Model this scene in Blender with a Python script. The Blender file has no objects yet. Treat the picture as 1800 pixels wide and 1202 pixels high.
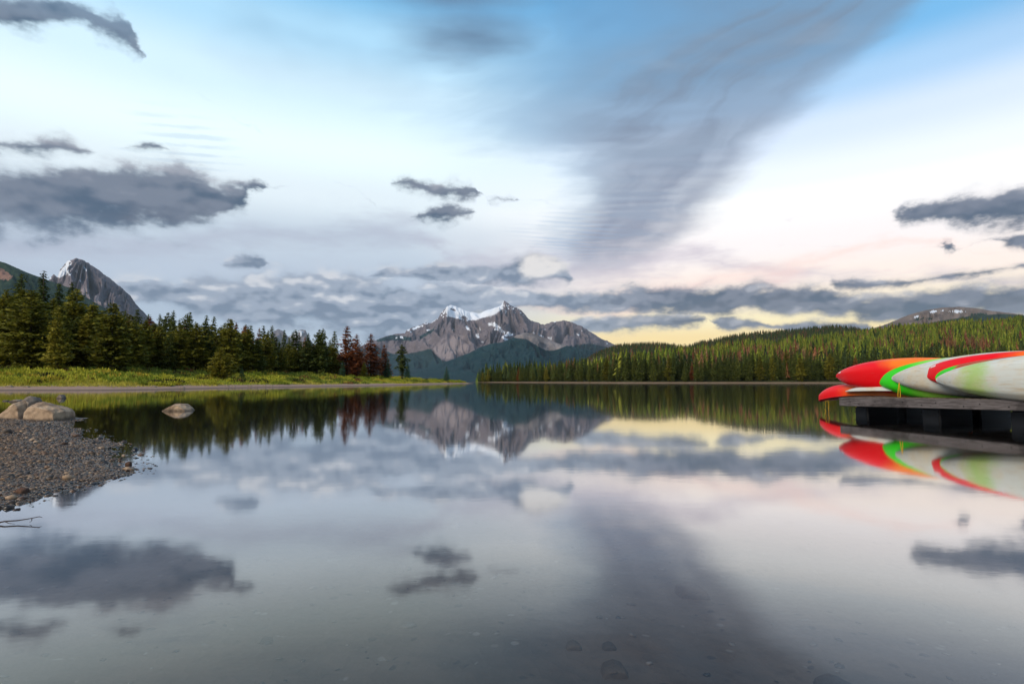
import bpy, bmesh, math, random
import numpy as np
from mathutils import Vector, Matrix, noise as mnoise

scene = bpy.context.scene
R = math.radians

# ------------------------------------------------------------------ camera
CAM_H = 0.85                      # metres above the lake
FOC = 1000.0                      # focal length in photo pixels (20 mm on 36 mm film, 1800 px wide)
PITCH = math.atan(69.0 / FOC)
cam_data = bpy.data.cameras.new('camera')
cam_data.sensor_width = 36.0
cam_data.lens = 20.0
cam_data.clip_start = 0.05
cam_data.clip_end = 60000.0
cam = bpy.data.objects.new('camera', cam_data)
scene.collection.objects.link(cam)
cam.location = (0, 0, CAM_H)
cam.rotation_euler = (R(90) + PITCH, 0, 0)
scene.camera = cam

scene.view_settings.view_transform = 'Standard'
scene.view_settings.look = 'None'
scene.view_settings.exposure = 0.0
scene.view_settings.gamma = 1.0
scene.render.engine = 'CYCLES'
scene.cycles.use_denoising = True
scene.cycles.max_bounces = 8
scene.cycles.diffuse_bounces = 3
scene.cycles.glossy_bounces = 4
scene.cycles.transparent_max_bounces = 12
scene.cycles.volume_bounces = 1
scene.cycles.caustics_reflective = False
scene.cycles.caustics_refractive = False


def ray(x, y):
    """direction in the world of a point seen in the photograph"""
    X = (x - 900.0) / FOC
    Z = (601.0 - y) / FOC
    c, s = math.cos(PITCH), math.sin(PITCH)
    return Vector((X, c - Z * s, s + Z * c))


def at(x, y, d):
    """world point on that ray at forward distance d"""
    v = ray(x, y)
    return Vector((0, 0, CAM_H)) + v * (d / v.y)


def azel(x, y):
    v = ray(x, y)
    return math.atan2(v.x, v.y), math.atan2(v.z, math.hypot(v.x, v.y))


def lin(r, g, b):
    def f(c):
        c /= 255.0
        return c / 12.92 if c <= 0.04045 else ((c + 0.055) / 1.055) ** 2.4
    return (f(r), f(g), f(b), 1.0)


# ------------------------------------------------------------------ small node language
class S:
    """a node socket that can be used in expressions"""
    def __init__(self, t, s):
        self.t, self.s = t, s

    def _m(self, op, *a):
        return fmath(self.t, op, self, *a)
    def __add__(self, o): return self._m('ADD', o)
    __radd__ = __add__
    def __sub__(self, o): return self._m('SUBTRACT', o)
    def __rsub__(self, o): return fmath(self.t, 'SUBTRACT', o, self)
    def __mul__(self, o): return self._m('MULTIPLY', o)
    __rmul__ = __mul__
    def __truediv__(self, o): return self._m('DIVIDE', o)
    def __pow__(self, o): return self._m('POWER', o)
    def max(self, o): return self._m('MAXIMUM', o)
    def min(self, o): return self._m('MINIMUM', o)
    def abs(self): return self._m('ABSOLUTE')
    def clamp(self): return self.max(0.0).min(1.0)


def put(t, inp, v):
    if isinstance(v, S):
        t.links.new(v.s, inp)
    elif v is not None:
        inp.default_value = v


def fmath(t, op, *a):
    n = t.nodes.new('ShaderNodeMath')
    n.operation = op
    for i, v in enumerate(a):
        put(t, n.inputs[i], v)
    return S(t, n.outputs[0])


def vmath(t, op, a, b=None, c=None, out=0):
    n = t.nodes.new('ShaderNodeVectorMath')
    n.operation = op
    put(t, n.inputs[0], a)
    if b is not None:
        put(t, n.inputs[1], b)
    if c is not None:
        put(t, n.inputs[2], c)
    return S(t, n.outputs[out])


def combine(t, x, y, z=0.0):
    n = t.nodes.new('ShaderNodeCombineXYZ')
    for i, v in enumerate((x, y, z)):
        put(t, n.inputs[i], v)
    return S(t, n.outputs[0])


def separate(t, v):
    n = t.nodes.new('ShaderNodeSeparateXYZ')
    put(t, n.inputs[0], v)
    return [S(t, n.outputs[i]) for i in range(3)]


def step(t, x, lo, hi, smooth=True, a=0.0, b=1.0):
    n = t.nodes.new('ShaderNodeMapRange')
    n.interpolation_type = 'SMOOTHSTEP' if smooth else 'LINEAR'
    put(t, n.inputs['Value'], x)
    n.inputs['From Min'].default_value = lo
    n.inputs['From Max'].default_value = hi
    n.inputs['To Min'].default_value = a
    n.inputs['To Max'].default_value = b
    return S(t, n.outputs[0])


def noise(t, vec, scale=1.0, detail=4.0, rough=0.5, dist=0.0, lac=2.0, color=False, dims='3D'):
    n = t.nodes.new('ShaderNodeTexNoise')
    n.noise_dimensions = dims
    put(t, n.inputs['Vector'], vec)
    n.inputs['Scale'].default_value = scale
    n.inputs['Detail'].default_value = detail
    n.inputs['Roughness'].default_value = rough
    n.inputs['Lacunarity'].default_value = lac
    n.inputs['Distortion'].default_value = dist
    return S(t, n.outputs['Color' if color else 'Fac'])


def voronoi(t, vec, scale=1.0, feature='F1', out='Distance', rnd=1.0):
    n = t.nodes.new('ShaderNodeTexVoronoi')
    n.feature = feature
    put(t, n.inputs['Vector'], vec)
    n.inputs['Scale'].default_value = scale
    n.inputs['Randomness'].default_value = rnd
    return S(t, n.outputs[out])


def mixc(t, f, a, b, mode='MIX'):
    n = t.nodes.new('ShaderNodeMix')
    n.data_type = 'RGBA'
    n.blend_type = mode
    n.clamp_factor = True
    put(t, n.inputs['Factor'], f)
    ins = [i for i in n.inputs if i.type == 'RGBA']
    put(t, ins[0], a)
    put(t, ins[1], b)
    return S(t, [o for o in n.outputs if o.type == 'RGBA'][0])


def ramp(t, x, stops, interp='LINEAR'):
    n = t.nodes.new('ShaderNodeValToRGB')
    cr = n.color_ramp
    cr.interpolation = interp
    stops = sorted(stops, key=lambda s: s[0])
    while len(cr.elements) < len(stops):
        cr.elements.new(0.5)
    for e, (p, c) in zip(cr.elements, stops):
        e.position = p
        e.color = c if len(c) == 4 else (*c, 1)
    put(t, n.inputs[0], x)
    return S(t, n.outputs[0])


def curve(t, x, pts, lo, hi):
    """piecewise linear function of x in lo..hi through pts, values 0..1 scaled back"""
    vs = [p[1] for p in pts]
    a, b = min(vs), max(vs)
    if b - a < 1e-9:
        b = a + 1e-9
    stops = [((p[0] - lo) / (hi - lo), ((p[1] - a) / (b - a),) * 3) for p in pts]
    c = ramp(t, (x - lo) / (hi - lo), stops, 'LINEAR')
    return c * (b - a) + a


# ------------------------------------------------------------------ sky
GLOW_AZ = azel(1330, 640)[0]             # the brightest part of the evening sky, low on the right
# broad soft fill lamp added behind left to lift the land, away from the glow
FILL_AZ, FILL_EL = R(-138.0), R(36.0)
fill_sun_data = bpy.data.lights.new('fill_sun', 'SUN')
fill_sun_data.energy = 3.4
fill_sun_data.angle = R(40.0)
fill_sun_data.color = (1.0, 0.85, 0.68)
fill_sun = bpy.data.objects.new('fill_sun', fill_sun_data)
scene.collection.objects.link(fill_sun)
fill_sun.rotation_euler = Vector((math.sin(FILL_AZ) * math.cos(FILL_EL), math.cos(FILL_AZ) * math.cos(FILL_EL), math.sin(FILL_EL))).to_track_quat('Z', 'Y').to_euler()
world = bpy.data.worlds.new('World')
scene.world = world
world.use_nodes = True
world.cycles.sampling_method = 'MANUAL'
world.cycles.sample_map_resolution = 1024


def build_sky():
    t = world.node_tree
    t.nodes.clear()
    tc = t.nodes.new('ShaderNodeTexCoord')
    D = S(t, tc.outputs['Generated'])
    x, y, z = separate(t, D)
    A = fmath(t, 'ARCTAN2', x, y) * 10.0                     # azimuth, units of 0.1 rad
    Eraw = fmath(t, 'ARCSINE', z) * 10.0                     # elevation
    E = Eraw.abs()
    P = combine(t, A, E)

    def pe(px, py):
        a, e = azel(px, py)
        return a * 10, e * 10

    def vy(py, px=900):
        return pe(px, py)[1]

    def nz(v, sc, det, ro, dist=0.0, color=False):
        return noise(t, v, sc, det, ro, dist, color=color, dims='2D')

    def stretch(v, sx, sy):
        return vmath(t, 'MULTIPLY', v, (sx, sy, 1.0))

    # -- clear sky: Sky Texture turned to the added fill lamp, under a bright high veil
    sk = t.nodes.new('ShaderNodeTexSky')
    sk.sky_type = 'NISHITA'
    sk.sun_disc = False
    sk.sun_elevation = FILL_EL
    sk.sun_rotation = FILL_AZ
    sk.altitude = 1600
    sk.air_density = 1.0
    sk.dust_density = 1.2
    sk.ozone_density = 2.0
    clear = vmath(t, 'SCALE', S(t, sk.outputs[0]))
    clear.s.node.inputs['Scale'].default_value = 0.09

    # soft bright veil of high cloud, warmer towards the set sun
    en = E / 16.0
    def st(py, c, px=900):
        return (vy(py, px) / 16.0, lin(*c))
    left = ramp(t, en, [(0.0, lin(190, 202, 214)), st(560, (172, 188, 206)), st(500, (182, 195, 212)), st(430, (193, 207, 221)),
                        st(360, (222, 235, 243)), st(285, (232, 250, 254)), st(190, (210, 237, 252)), st(90, (172, 216, 244)),
                        st(0, (116, 182, 226)), st(-120, (84, 140, 190)), (0.95, lin(70, 120, 172))], 'EASE')
    right = ramp(t, en, [(0.0, lin(255, 208, 132)), st(600, (255, 226, 156)), st(568, (255, 240, 194)), st(545, (255, 240, 214)), st(510, (253, 238, 228)),
                         st(450, (249, 243, 243)), st(380, (252, 253, 254)), st(300, (240, 248, 255), 1500), st(215, (214, 230, 250), 1500),
                         st(140, (170, 207, 242), 1500), st(60, (118, 182, 230), 1500), st(-100, (90, 156, 208), 1300), (0.95, lin(70, 120, 172))], 'EASE')
    wn = nz(stretch(P, 0.35, 0.9), 0.8, 3, 0.55)
    wa = A + (wn - 0.5) * 2.0
    da = (wa - GLOW_AZ * 10).abs()             # away from the sunset, the same on both sides of it
    wr = step(t, da, 6.2, 1.6).max(step(t, wa, -0.6, 2.8) * step(t, da, 13.0, 7.0))
    col = mixc(t, wr, left, right)
    bl = step(t, wn, 0.42, 0.75) * step(t, E, 3.6, 6.4)
    col = mixc(t, bl * 0.3, col, clear)

    # layers of cloud given by their upper and lower edge round the horizon
    def layer(Pv, prof, k=0.5, soft=0.08, off=0.0):
        a, e, _ = separate(t, Pv)
        stops = []
        for px, tp, bt in sorted(prof):
            u = pe(px, (tp + bt) / 2)[0]
            v0, v1 = pe(px, bt)[1], pe(px, tp)[1]
            c, h = (v0 + v1) / 2, (v1 - v0) / 2
            stops.append(((u + 9.0) / 18.0, (c / 8.0, (h + 0.25) / 1.5, 0.0)))
        cv = ramp(t, a * (1 / 18.0) + 0.5, stops)
        n = t.nodes.new('ShaderNodeSeparateColor')
        put(t, n.inputs[0], cv)
        c, h = S(t, n.outputs[0]) * 8.0, S(t, n.outputs[1]) * 1.5 - 0.25
        d = e - c
        den = h.max(0.0) * k + soft
        return (h - d.abs()) / den, d / den            # depth inside the cloud, height within it

    def blobs(Pv, lst):
        F = None
        for b in lst:
            px, py, rx, ry = b[:4]
            u, v = pe(px, py)
            ru = (pe(px + rx, py)[0] - pe(px - rx, py)[0]) / 2
            rv = (pe(px, py - ry)[1] - pe(px, py + ry)[1]) / 2
            d = vmath(t, 'MULTIPLY_ADD', Pv, (1 / ru, 1 / rv, 0), (-u / ru, -v / rv, 0))
            f = 1.0 - vmath(t, 'LENGTH', d, out=1)
            F = f if F is None else F.max(f)
        return F

    wv = vmath(t, 'SUBTRACT', nz(stretch(P, 0.5, 1.6), 1.0, 4, 0.6, color=True), (0.5, 0.5, 0.5))
    Pw = vmath(t, 'MULTIPLY_ADD', wv, (1.6, 0.6, 0), P)
    vt = nz(stretch(P, 0.8, 3.2), 1.5, 4, 0.6)
    vF, _ = layer(Pw, [(-400, 380, 500), (0, 400, 480), (300, 405, 460), (450, 395, 445), (620, 362, 445), (720, 372, 440), (800, 430, 445), (840, 440, 500),
                       (1000, 430, 510), (1100, 430, 500), (1210, 420, 470), (1300, 455, 500), (1450, 470, 490), (1560, 480, 482), (2400, 420, 500)], 1.0, 0.15)
    vm = step(t, vF + (vt - 0.5) * 1.1, -0.35, 0.9)
    vcol = mixc(t, step(t, A, -3.0, 2.5), lin(172, 180, 198), lin(196, 187, 200))
    col = mixc(t, vm * 0.72, col, vcol)
    pF, _ = layer(Pw, [(900, 540, 541), (1060, 520, 560), (1130, 500, 560), (1230, 480, 515), (1400, 462, 492), (1490, 428, 455), (1570, 415, 440), (1660, 430, 440), (1700, 440, 441)], 1.0, 0.12)
    col = mixc(t, step(t, pF + (vt - 0.5) * 0.9, -0.3, 0.9) * 0.6, col, lin(249, 215, 206))

    # -- the great fanned band of high cloud with its ripples
    Pc = vmath(t, 'MULTIPLY_ADD', wv, (0.7, 0.25, 0), P)
    Ac, Ec, _ = separate(t, Pc)
    # ripples lie on a flat sheet high up: equal spacing there, closer together towards the horizon
    zz = z.abs().max(0.04)
    Qx, Qy = x / zz, y / zz
    Q = combine(t, Qx, Qy)
    rw = nz(stretch(Q, 0.5, 1.1), 1.1, 2, 0.55)
    rip = fmath(t, 'SINE', (Qy + Qx * 0.10) * (2 * math.pi / 0.135) + rw * 9.0) * step(t, nz(Q, 1.7, 1, 0.5), 0.36, 0.62)
    strk = nz(stretch(Q, 0.75, 1.9), 1.25, 4, 0.56)
    rows = [(1030, 490, 80, 110), (1060, 440, 130, 130), (1100, 400, 165, 160), (1130, 350, 185, 170), (1165, 300, 220, 180), (1210, 250, 360, 185),
            (1262, 200, 560, 195), (1320, 150, 660, 205), (1385, 100, 730, 215), (1455, 50, 800, 225), (1530, 0, 870, 240), (1720, -120, 900, 280)]
    stops = []
    for px, py, wl, wr_ in rows:
        u, v = pe(px, py)
        stops.append((v / 9.0, ((u + 1) / 8.0, (u - pe(px - wl, py)[0]) / 8.0, (pe(px + wr_, py)[0] - u) / 8.0)))
    bc = ramp(t, Ec / 9.0, stops)
    n = t.nodes.new('ShaderNodeSeparateColor')
    put(t, n.inputs[0], bc)
    c1, wl, wr_ = S(t, n.outputs[0]) * 8.0 - 1.0, S(t, n.outputs[1]) * 8.0, S(t, n.outputs[2]) * 8.0
    dx = Ac - c1
    sl = (dx * -1.0).max(0.0) / wl
    sr = dx.max(0.0) / wr_
    # long lanes of thicker and thinner cloud that run the length of the fan
    lane = nz(combine(t, dx * 0.55 + (wn - 0.5) * 1.2, Ec * 0.22), 1.5, 4, 0.58)
    tex = strk * 0.55 + lane * 0.45
    fall = step(t, sl + (tex - 0.5) * (0.35 + sl.min(1.0) * 1.5) + rip * 0.06, 1.12, 0.30) * step(t, sr + (tex - 0.5) * 0.8, 1.12, 0.42)
    fall = fall * step(t, Ec, vy(505), vy(420)) * step(t, Ec, 10.5, 7.0)
    dens = fall * (1.0 - step(t, sl, 0.15, 1.0) * 0.40) * (0.70 + step(t, tex, 0.36, 0.60) * 0.30) + rip * 0.09 * fall * (0.45 + sl)
    dk = step(t, blobs(Pc, [(840, 62, 190, 62), (800, -10, 260, 52)]) + (strk - 0.5) * 1.5, -0.2, 0.9)
    dens = dens.max(dk * 0.92).clamp()
    bcol = mixc(t, step(t, E, vy(430), vy(80)), lin(136, 143, 164), lin(118, 137, 160))
    bcol = mixc(t, step(t, sl, 0.25, 0.85), bcol, lin(118, 155, 188))
    bcol = mixc(t, dk * 0.8, bcol, lin(92, 116, 144))
    bcol = mixc(t, step(t, strk, 0.42, 0.72) * 0.3, bcol, lin(166, 188, 210))
    col = mixc(t, dens * 0.96, col, bcol)
    # altocumulus ripples by the left cloud and low left of the band
    rp = blobs(Pw, [(325, 255, 130, 75), (1000, 410, 110, 55)])
    rcell = fmath(t, 'SINE', (Qy - Qx * 0.22) * (2 * math.pi / 0.10) + rw * 8.0)
    col = mixc(t, step(t, rp, -0.1, 0.7) * step(t, rcell + (vt - 0.5) * 5.0, -0.3, 1.3) * 0.28, col, lin(150, 180, 212))

    # -- cumulus: lit tops, flat grey undersides
    U_ = -9   # edges closed
    B1 = [(-900, 480, 560), (-300, 490, 560), (60, 505, 555), (180, 505, 550), (240, 496, 535), (275, 490, 530), (305, 498, 545), (350, 486, 565), (420, 482, 572), (500, 480, 578),
          (600, 484, 586), (700, 486, 590), (800, 496, 570), (860, 506, 555), (900, 514, 545), (950, 514, 541), (1000, 515, 545), (1060, 514, 548), (1100, 507, 551), (1200, 505, 552),
          (1300, 503, 550), (1380, 502, 549), (1450, 507, 556), (1510, 516, 562), (1560, 522, 564), (1620, 513, 560), (1700, 500, 555), (1800, 498, 552), (2400, 500, 560)]
    B2 = [(-900, 580, 570), (940, 580, 570), (980, 572, 578), (1040, 558, 583), (1110, 555, 580), (1170, 552, 578), (1225, 553, 571), (1242, 562, 560), (1252, 565, 572), (1270, 558, 578), (1325, 563, 579),
          (1350, 573, 577), (1385, 568, 582), (1425, 558, 590), (1480, 563, 592), (1530, 572, 582), (1545, 580, 576), (1700, 565, 580), (2400, 560, 600)]
    B3 = [(-900, 300, 400), (-300, 290, 405), (0, 290, 412), (120, 288, 410), (220, 281, 406), (310, 284, 402), (360, 296, 398), (390, 318, 388), (425, 322, 370), (452, 316, 336), (472, 330, 322),
          (680, 335, 318), (692, 318, 332), (718, 309, 336), (738, 320, 344), (770, 325, 354), (800, 318, 352), (835, 324, 344), (850, 348, 338), (864, 348, 356), (895, 343, 354), (910, 356, 346),
          (1560, 386, 374), (1585, 366, 386), (1640, 348, 390), (1700, 336, 395), (1760, 326, 398), (1820, 316, 388), (2400, 330, 400)]
    B4 = [(-900, 240, 270), (0, 242, 270), (60, 244, 272), (110, 239, 273), (150, 254, 274), (172, 272, 262), (212, 264, 258), (245, 250, 266), (275, 252, 264), (300, 268, 260), (372, 470, 458), (392, 462, 468), (428, 441, 480), (460, 450, 472), (480, 466, 456),
          (610, 492, 484), (690, 474, 490), (760, 466, 496), (880, 464, 498), (915, 452, 499), (948, 442, 500), (980, 456, 500), (1000, 484, 499), (1008, 496, 490), (1450, 504, 498), (1466, 494, 508), (1500, 489, 514), (1540, 495, 509), (1640, 485, 496), (1735, 473, 477)]
    B5 = [(-900, -20, 60), (-60, -20, 40), (50, -20, 52), (100, -10, 54), (150, 8, 46), (185, 10, 70), (212, 12, 82), (228, 62, 98), (242, 82, 108), (254, 104, 92), (716, 388, 382), (738, 370, 390), (785, 358, 393), (828, 364, 380), (842, 378, 368),
          (1640, 440, 430), (1652, 424, 438), (1668, 424, 440), (1680, 440, 430), (1735, 428, 422), (1760, 420, 430), (1810, 412, 434), (1900, 412, 434), (2400, 300, 340)]
    wn1 = vmath(t, 'SUBTRACT', nz(stretch(P, 0.75, 1.2), 2.3, 4, 0.62, color=True), (0.5, 0.5, 0.5))
    Pk = vmath(t, 'MULTIPLY_ADD', wn1, (0.50, 0.30, 0), P)
    Pl = vmath(t, 'MULTIPLY_ADD', wn1, (0.35, 0.14, 0), P)
    n0 = nz(stretch(P, 0.7, 1.25), 3.0, 4, 0.5)
    n1 = nz(vmath(t, 'MULTIPLY_ADD', P, (0.7, 1.25, 1.0), (0.03, -0.12, 0)), 3.0, 2, 0.45)
    n2 = nz(vmath(t, 'MULTIPLY', P, (0.7, 1.25, 1.0)), 3.0, 2, 0.45)
    nb = nz(stretch(P, 0.55, 1.1), 1.5, 2, 0.5)
    FB = []
    for pv, prof, k, so in ((Pl, B2, 0.6, 0.07), (Pl, B1, 0.6, 0.09), (Pk, B3, 0.6, 0.10), (Pl, B4, 0.6, 0.08), (Pk, B5, 0.6, 0.09)):
        FB.append(layer(pv, prof, k, so))
    def pick(a, b):
        m = step(t, b[0] - a[0], -0.05, 0.05)
        f = a[0].max(b[0])
        n = t.nodes.new('ShaderNodeMix')
        put(t, n.inputs[0], m); put(t, n.inputs[2], a[1]); put(t, n.inputs[3], b[1])
        return f, S(t, n.outputs[0])
    up = pick(pick(FB[2], FB[3]), FB[4])
    lowb = pick(FB[0], FB[1])
    low = step(t, E, vy(425), vy(490))
    F, H = pick(up, lowb)
    # scattered cloud of the same kind all round where the photograph does not look
    away = step(t, A.abs(), 8.3, 10.5)
    F = F.max((nb - 0.52) * 6.0 * away - (1.0 - away) * 3.0)
    holes = step(t, E, vy(480), vy(500)) * step(t, A, 0.8, -1.0)
    cm = step(t, F + (n0 - 0.5) * 1.6 + (nb - 0.5) * holes * 2.2 + low * 0.18, -0.55, 0.66)
    lit = H * (0.36 - low * 0.12) + (n2 - n1) * (0.75 + low * 0.9) + (nb - 0.5) * 1.0 + (n0 - n2) * 0.5 + 0.38
    litc = lit.clamp()
    lowL = low * step(t, A, 3.4, 0.2)             # the bank on the left is thinner and paler
    dkc = mixc(t, step(t, nb, 0.4, 0.62), lin(68, 88, 112), lin(84, 96, 116))
    dkc = mixc(t, lowL, dkc, lin(112, 128, 150))
    mid = mixc(t, lowL, mixc(t, step(t, A, -4.0, 5.0), lin(110, 120, 138), lin(108, 118, 137)), lin(150, 162, 180))
    topc = mixc(t, low, lin(156, 160, 172), mixc(t, step(t, A, 0.3, 2.5), lin(204, 207, 214), lin(158, 162, 174)))
    dkc = mixc(t, step(t, E, 4.2, 5.6), dkc, lin(92, 122, 150))
    mid = mixc(t, step(t, E, 4.2, 5.6), mid, lin(118, 148, 176))
    topc = mixc(t, step(t, E, 4.2, 5.6), topc, lin(140, 170, 196))
    cc = mixc(t, step(t, litc, 0.08, 0.5), dkc, mid)
    cc = mixc(t, step(t, litc, 0.55, 1.0), cc, topc)
    rim = step(t, cm, 1.0, 0.3)                   # thin rims let the bright sky through
    cc = mixc(t, rim * 0.55, cc, col)
    col = mixc(t, cm * 0.96, col, cc)
    # one sunlit head above the mountain
    hd = blobs(Pl, [(952, 470, 50, 32)])
    col = mixc(t, step(t, hd + (n0 - 0.5) * 0.9, 0.0, 0.6) * step(t, lit, -0.45, 0.35) * 0.95, col, lin(224, 221, 220))

    # below the horizon the ground's own bounce
    col = mixc(t, step(t, Eraw, -0.02, -0.6), col, lin(74, 78, 74))
    bg = t.nodes.new('ShaderNodeBackground')
    put(t, bg.inputs[0], col)
    bg.inputs[1].default_value = 1.13
    out = t.nodes.new('ShaderNodeOutputWorld')
    t.links.new(bg.outputs[0], out.inputs[0])
    print('sky nodes', len(t.nodes))


build_sky()

# ------------------------------------------------------------------ mesh helpers
rng = np.random.default_rng(7)
random.seed(7)


def at_np(x, y, d):
    X = (np.asarray(x, float) - 900.0) / FOC
    Z = (601.0 - np.asarray(y, float)) / FOC
    c, s = math.cos(PITCH), math.sin(PITCH)
    vy_ = c - Z * s
    vz_ = s + Z * c
    k = np.asarray(d, float) / vy_
    return np.stack(np.broadcast_arrays(X * k, np.asarray(d, float) + 0 * X, CAM_H + vz_ * k), -1)


def to_px(v):
    """photo pixel of world points (n,3)"""
    v = np.asarray(v, float)
    c, s = math.cos(PITCH), math.sin(PITCH)
    Y, Z = v[..., 1], v[..., 2] - CAM_H
    f = Y * c + Z * s
    u = -Y * s + Z * c
    return 900 + FOC * v[..., 0] / f, 601 - FOC * u / f


def np_mesh(name, verts, faces, smooth=True):
    """faces: (n,3) or (n,4) int array, or list of arrays of either"""
    me = bpy.data.meshes.new(name)
    verts = np.asarray(verts, np.float32).reshape(-1, 3)
    if isinstance(faces, np.ndarray):
        faces = [faces]
    faces = [np.asarray(f, np.int32) for f in faces if len(f)]
    loops = np.concatenate([f.ravel() for f in faces])
    sizes = np.concatenate([np.full(len(f), f.shape[1], np.int32) for f in faces])
    me.vertices.add(len(verts))
    me.vertices.foreach_set('co', verts.ravel())
    me.loops.add(len(loops))
    me.loops.foreach_set('vertex_index', loops)
    me.polygons.add(len(sizes))
    me.polygons.foreach_set('loop_start', np.concatenate([[0], np.cumsum(sizes)[:-1]]).astype(np.int32))
    me.polygons.foreach_set('loop_total', sizes)
    if smooth:
        me.polygons.foreach_set('use_smooth', np.ones(len(sizes), bool))
    me.update(calc_edges=True)
    return me


def col_attr(me, name, arr):
    a = me.color_attributes.new(name, 'FLOAT_COLOR', 'POINT')
    arr = np.asarray(arr, np.float32)
    if arr.shape[1] == 3:
        arr = np.concatenate([arr, np.ones((len(arr), 1), np.float32)], 1)
    a.data.foreach_set('color', arr.ravel())


def link(name, me, mat=None, parent=None, label=None, cat=None, group=None, kind=None, loc=None):
    o = bpy.data.objects.new(name, me)
    scene.collection.objects.link(o)
    if mat is not None and me is not None:
        me.materials.append(mat)
    if parent is not None:
        o.parent = parent
    if loc is not None:
        o.location = loc
    for k, v in (('label', label), ('category', cat), ('group', group), ('kind', kind)):
        if v:
            o[k] = v
    return o


def grid_faces(nr, nc):
    i = np.arange(nr * nc).reshape(nr, nc)
    return np.stack([i[:-1, :-1].ravel(), i[:-1, 1:].ravel(), i[1:, 1:].ravel(), i[1:, :-1].ravel()], 1)


def vnoise(x, y, seed=0):
    """cheap smooth value noise in numpy, -1..1"""
    xi, yi = np.floor(x).astype(np.int64), np.floor(y).astype(np.int64)
    fx, fy = x - xi, y - yi
    fx, fy = fx * fx * (3 - 2 * fx), fy * fy * (3 - 2 * fy)

    def h(a, b):
        n = (a * 374761393 + b * 668265263 + seed * 1274126177) & 0x7fffffff
        n = ((n ^ (n >> 13)) * 1274126177) & 0x7fffffff
        return ((n ^ (n >> 16)) & 0xffff) / 32767.5 - 1.0
    a = h(xi, yi) * (1 - fx) + h(xi + 1, yi) * fx
    b = h(xi, yi + 1) * (1 - fx) + h(xi + 1, yi + 1) * fx
    return a * (1 - fy) + b * fy


def fbm(x, y, oct=4, seed=0, gain=0.5):
    s, a = 0, 1.0
    for i in range(oct):
        s = s + a * vnoise(x * 2 ** i + 17.3 * i, y * 2 ** i - 9.1 * i, seed + i)
        a *= gain
    return s


def ridged(x, y, oct=4, seed=0, gain=0.5):
    s, a = 0, 1.0
    for i in range(oct):
        s = s + a * (1 - 2 * np.abs(vnoise(x * 2 ** i + 5.7 * i, y * 2 ** i + 3.3 * i, seed + i)))
        a *= gain
    return s


def new_mat(name):
    m = bpy.data.materials.new(name)
    m.use_nodes = True
    t = m.node_tree
    t.nodes.clear()
    out = t.nodes.new('ShaderNodeOutputMaterial')
    return m, t, out


def principled(t, out, color, rough=0.8, spec=0.3, bump=None, bstr=0.3, bdist=0.05, **kw):
    p = t.nodes.new('ShaderNodeBsdfPrincipled')
    put(t, p.inputs['Base Color'], color)
    put(t, p.inputs['Roughness'], rough)
    put(t, p.inputs['Specular IOR Level'], spec)
    for k, v in kw.items():
        put(t, p.inputs[k.replace('_', ' ')], v)
    if bump is not None:
        b = t.nodes.new('ShaderNodeBump')
        b.inputs['Strength'].default_value = bstr
        b.inputs['Distance'].default_value = bdist
        put(t, b.inputs['Height'], bump)
        t.links.new(b.outputs[0], p.inputs['Normal'])
    t.links.new(p.outputs[0], out.inputs['Surface'])
    return p


def texco(t, kind='Object'):
    return S(t, t.nodes.new('ShaderNodeTexCoord').outputs[kind])


def position(t):
    return S(t, t.nodes.new('ShaderNodeNewGeometry').outputs['Position'])


def attr(t, name, out='Color'):
    n = t.nodes.new('ShaderNodeAttribute')
    n.attribute_name = name
    return S(t, n.outputs[out])


def objrand(t):
    return S(t, t.nodes.new('ShaderNodeObjectInfo').outputs['Random'])


def c4(r, g, b):
    return (r, g, b, 1.0)


# ------------------------------------------------------------------ lake
def water_material():
    m, t, out = new_mat('lake_water')
    P = position(t)
    # slow swell and fine cat's paws, almost still
    w1 = noise(t, vmath(t, 'MULTIPLY', P, (0.5, 1.6, 1.0)), 1.1, 3, 0.5)
    w2 = noise(t, vmath(t, 'MULTIPLY', P, (2.5, 5.0, 1.0)), 1.6, 3, 0.55)
    h = w1 * 0.7 + w2 * 0.3
    b = t.nodes.new('ShaderNodeBump')
    b.inputs['Strength'].default_value = 0.032
    b.inputs['Distance'].default_value = 0.02
    put(t, b.inputs['Height'], h)
    fr = t.nodes.new('ShaderNodeFresnel')
    fr.inputs['IOR'].default_value = 1.333
    t.links.new(b.outputs[0], fr.inputs['Normal'])
    F = S(t, fr.outputs[0])
    # still water seen low mirrors nearly everything, seen steeply it lets the bed show
    F = curve(t, F, [(0.0, 0.0), (0.06, 0.055), (0.10, 0.13), (0.14, 0.26), (0.20, 0.50), (0.31, 0.82), (0.5, 0.92), (1.0, 1.0)], 0.0, 1.0)
    gl = t.nodes.new('ShaderNodeBsdfGlossy')
    gl.inputs['Color'].default_value = (0.93, 0.93, 0.93, 1)
    gl.inputs['Roughness'].default_value = 0.045
    t.links.new(b.outputs[0], gl.inputs['Normal'])
    tr = t.nodes.new('ShaderNodeBsdfTransparent')
    tr.inputs['Color'].default_value = (0.88, 0.83, 0.78, 1)
    mx = t.nodes.new('ShaderNodeMixShader')
    put(t, mx.inputs[0], F)
    t.links.new(tr.outputs[0], mx.inputs[1])
    t.links.new(gl.outputs[0], mx.inputs[2])
    t.links.new(mx.outputs[0], out.inputs['Surface'])
    return m


wm = water_material()
v = [(-9000, -60, 0), (9000, -60, 0), (9000, 9000, 0), (-9000, 9000, 0)]
link('water', np_mesh('water', v, np.array([[0, 1, 2, 3]])), wm, kind='structure')

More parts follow.
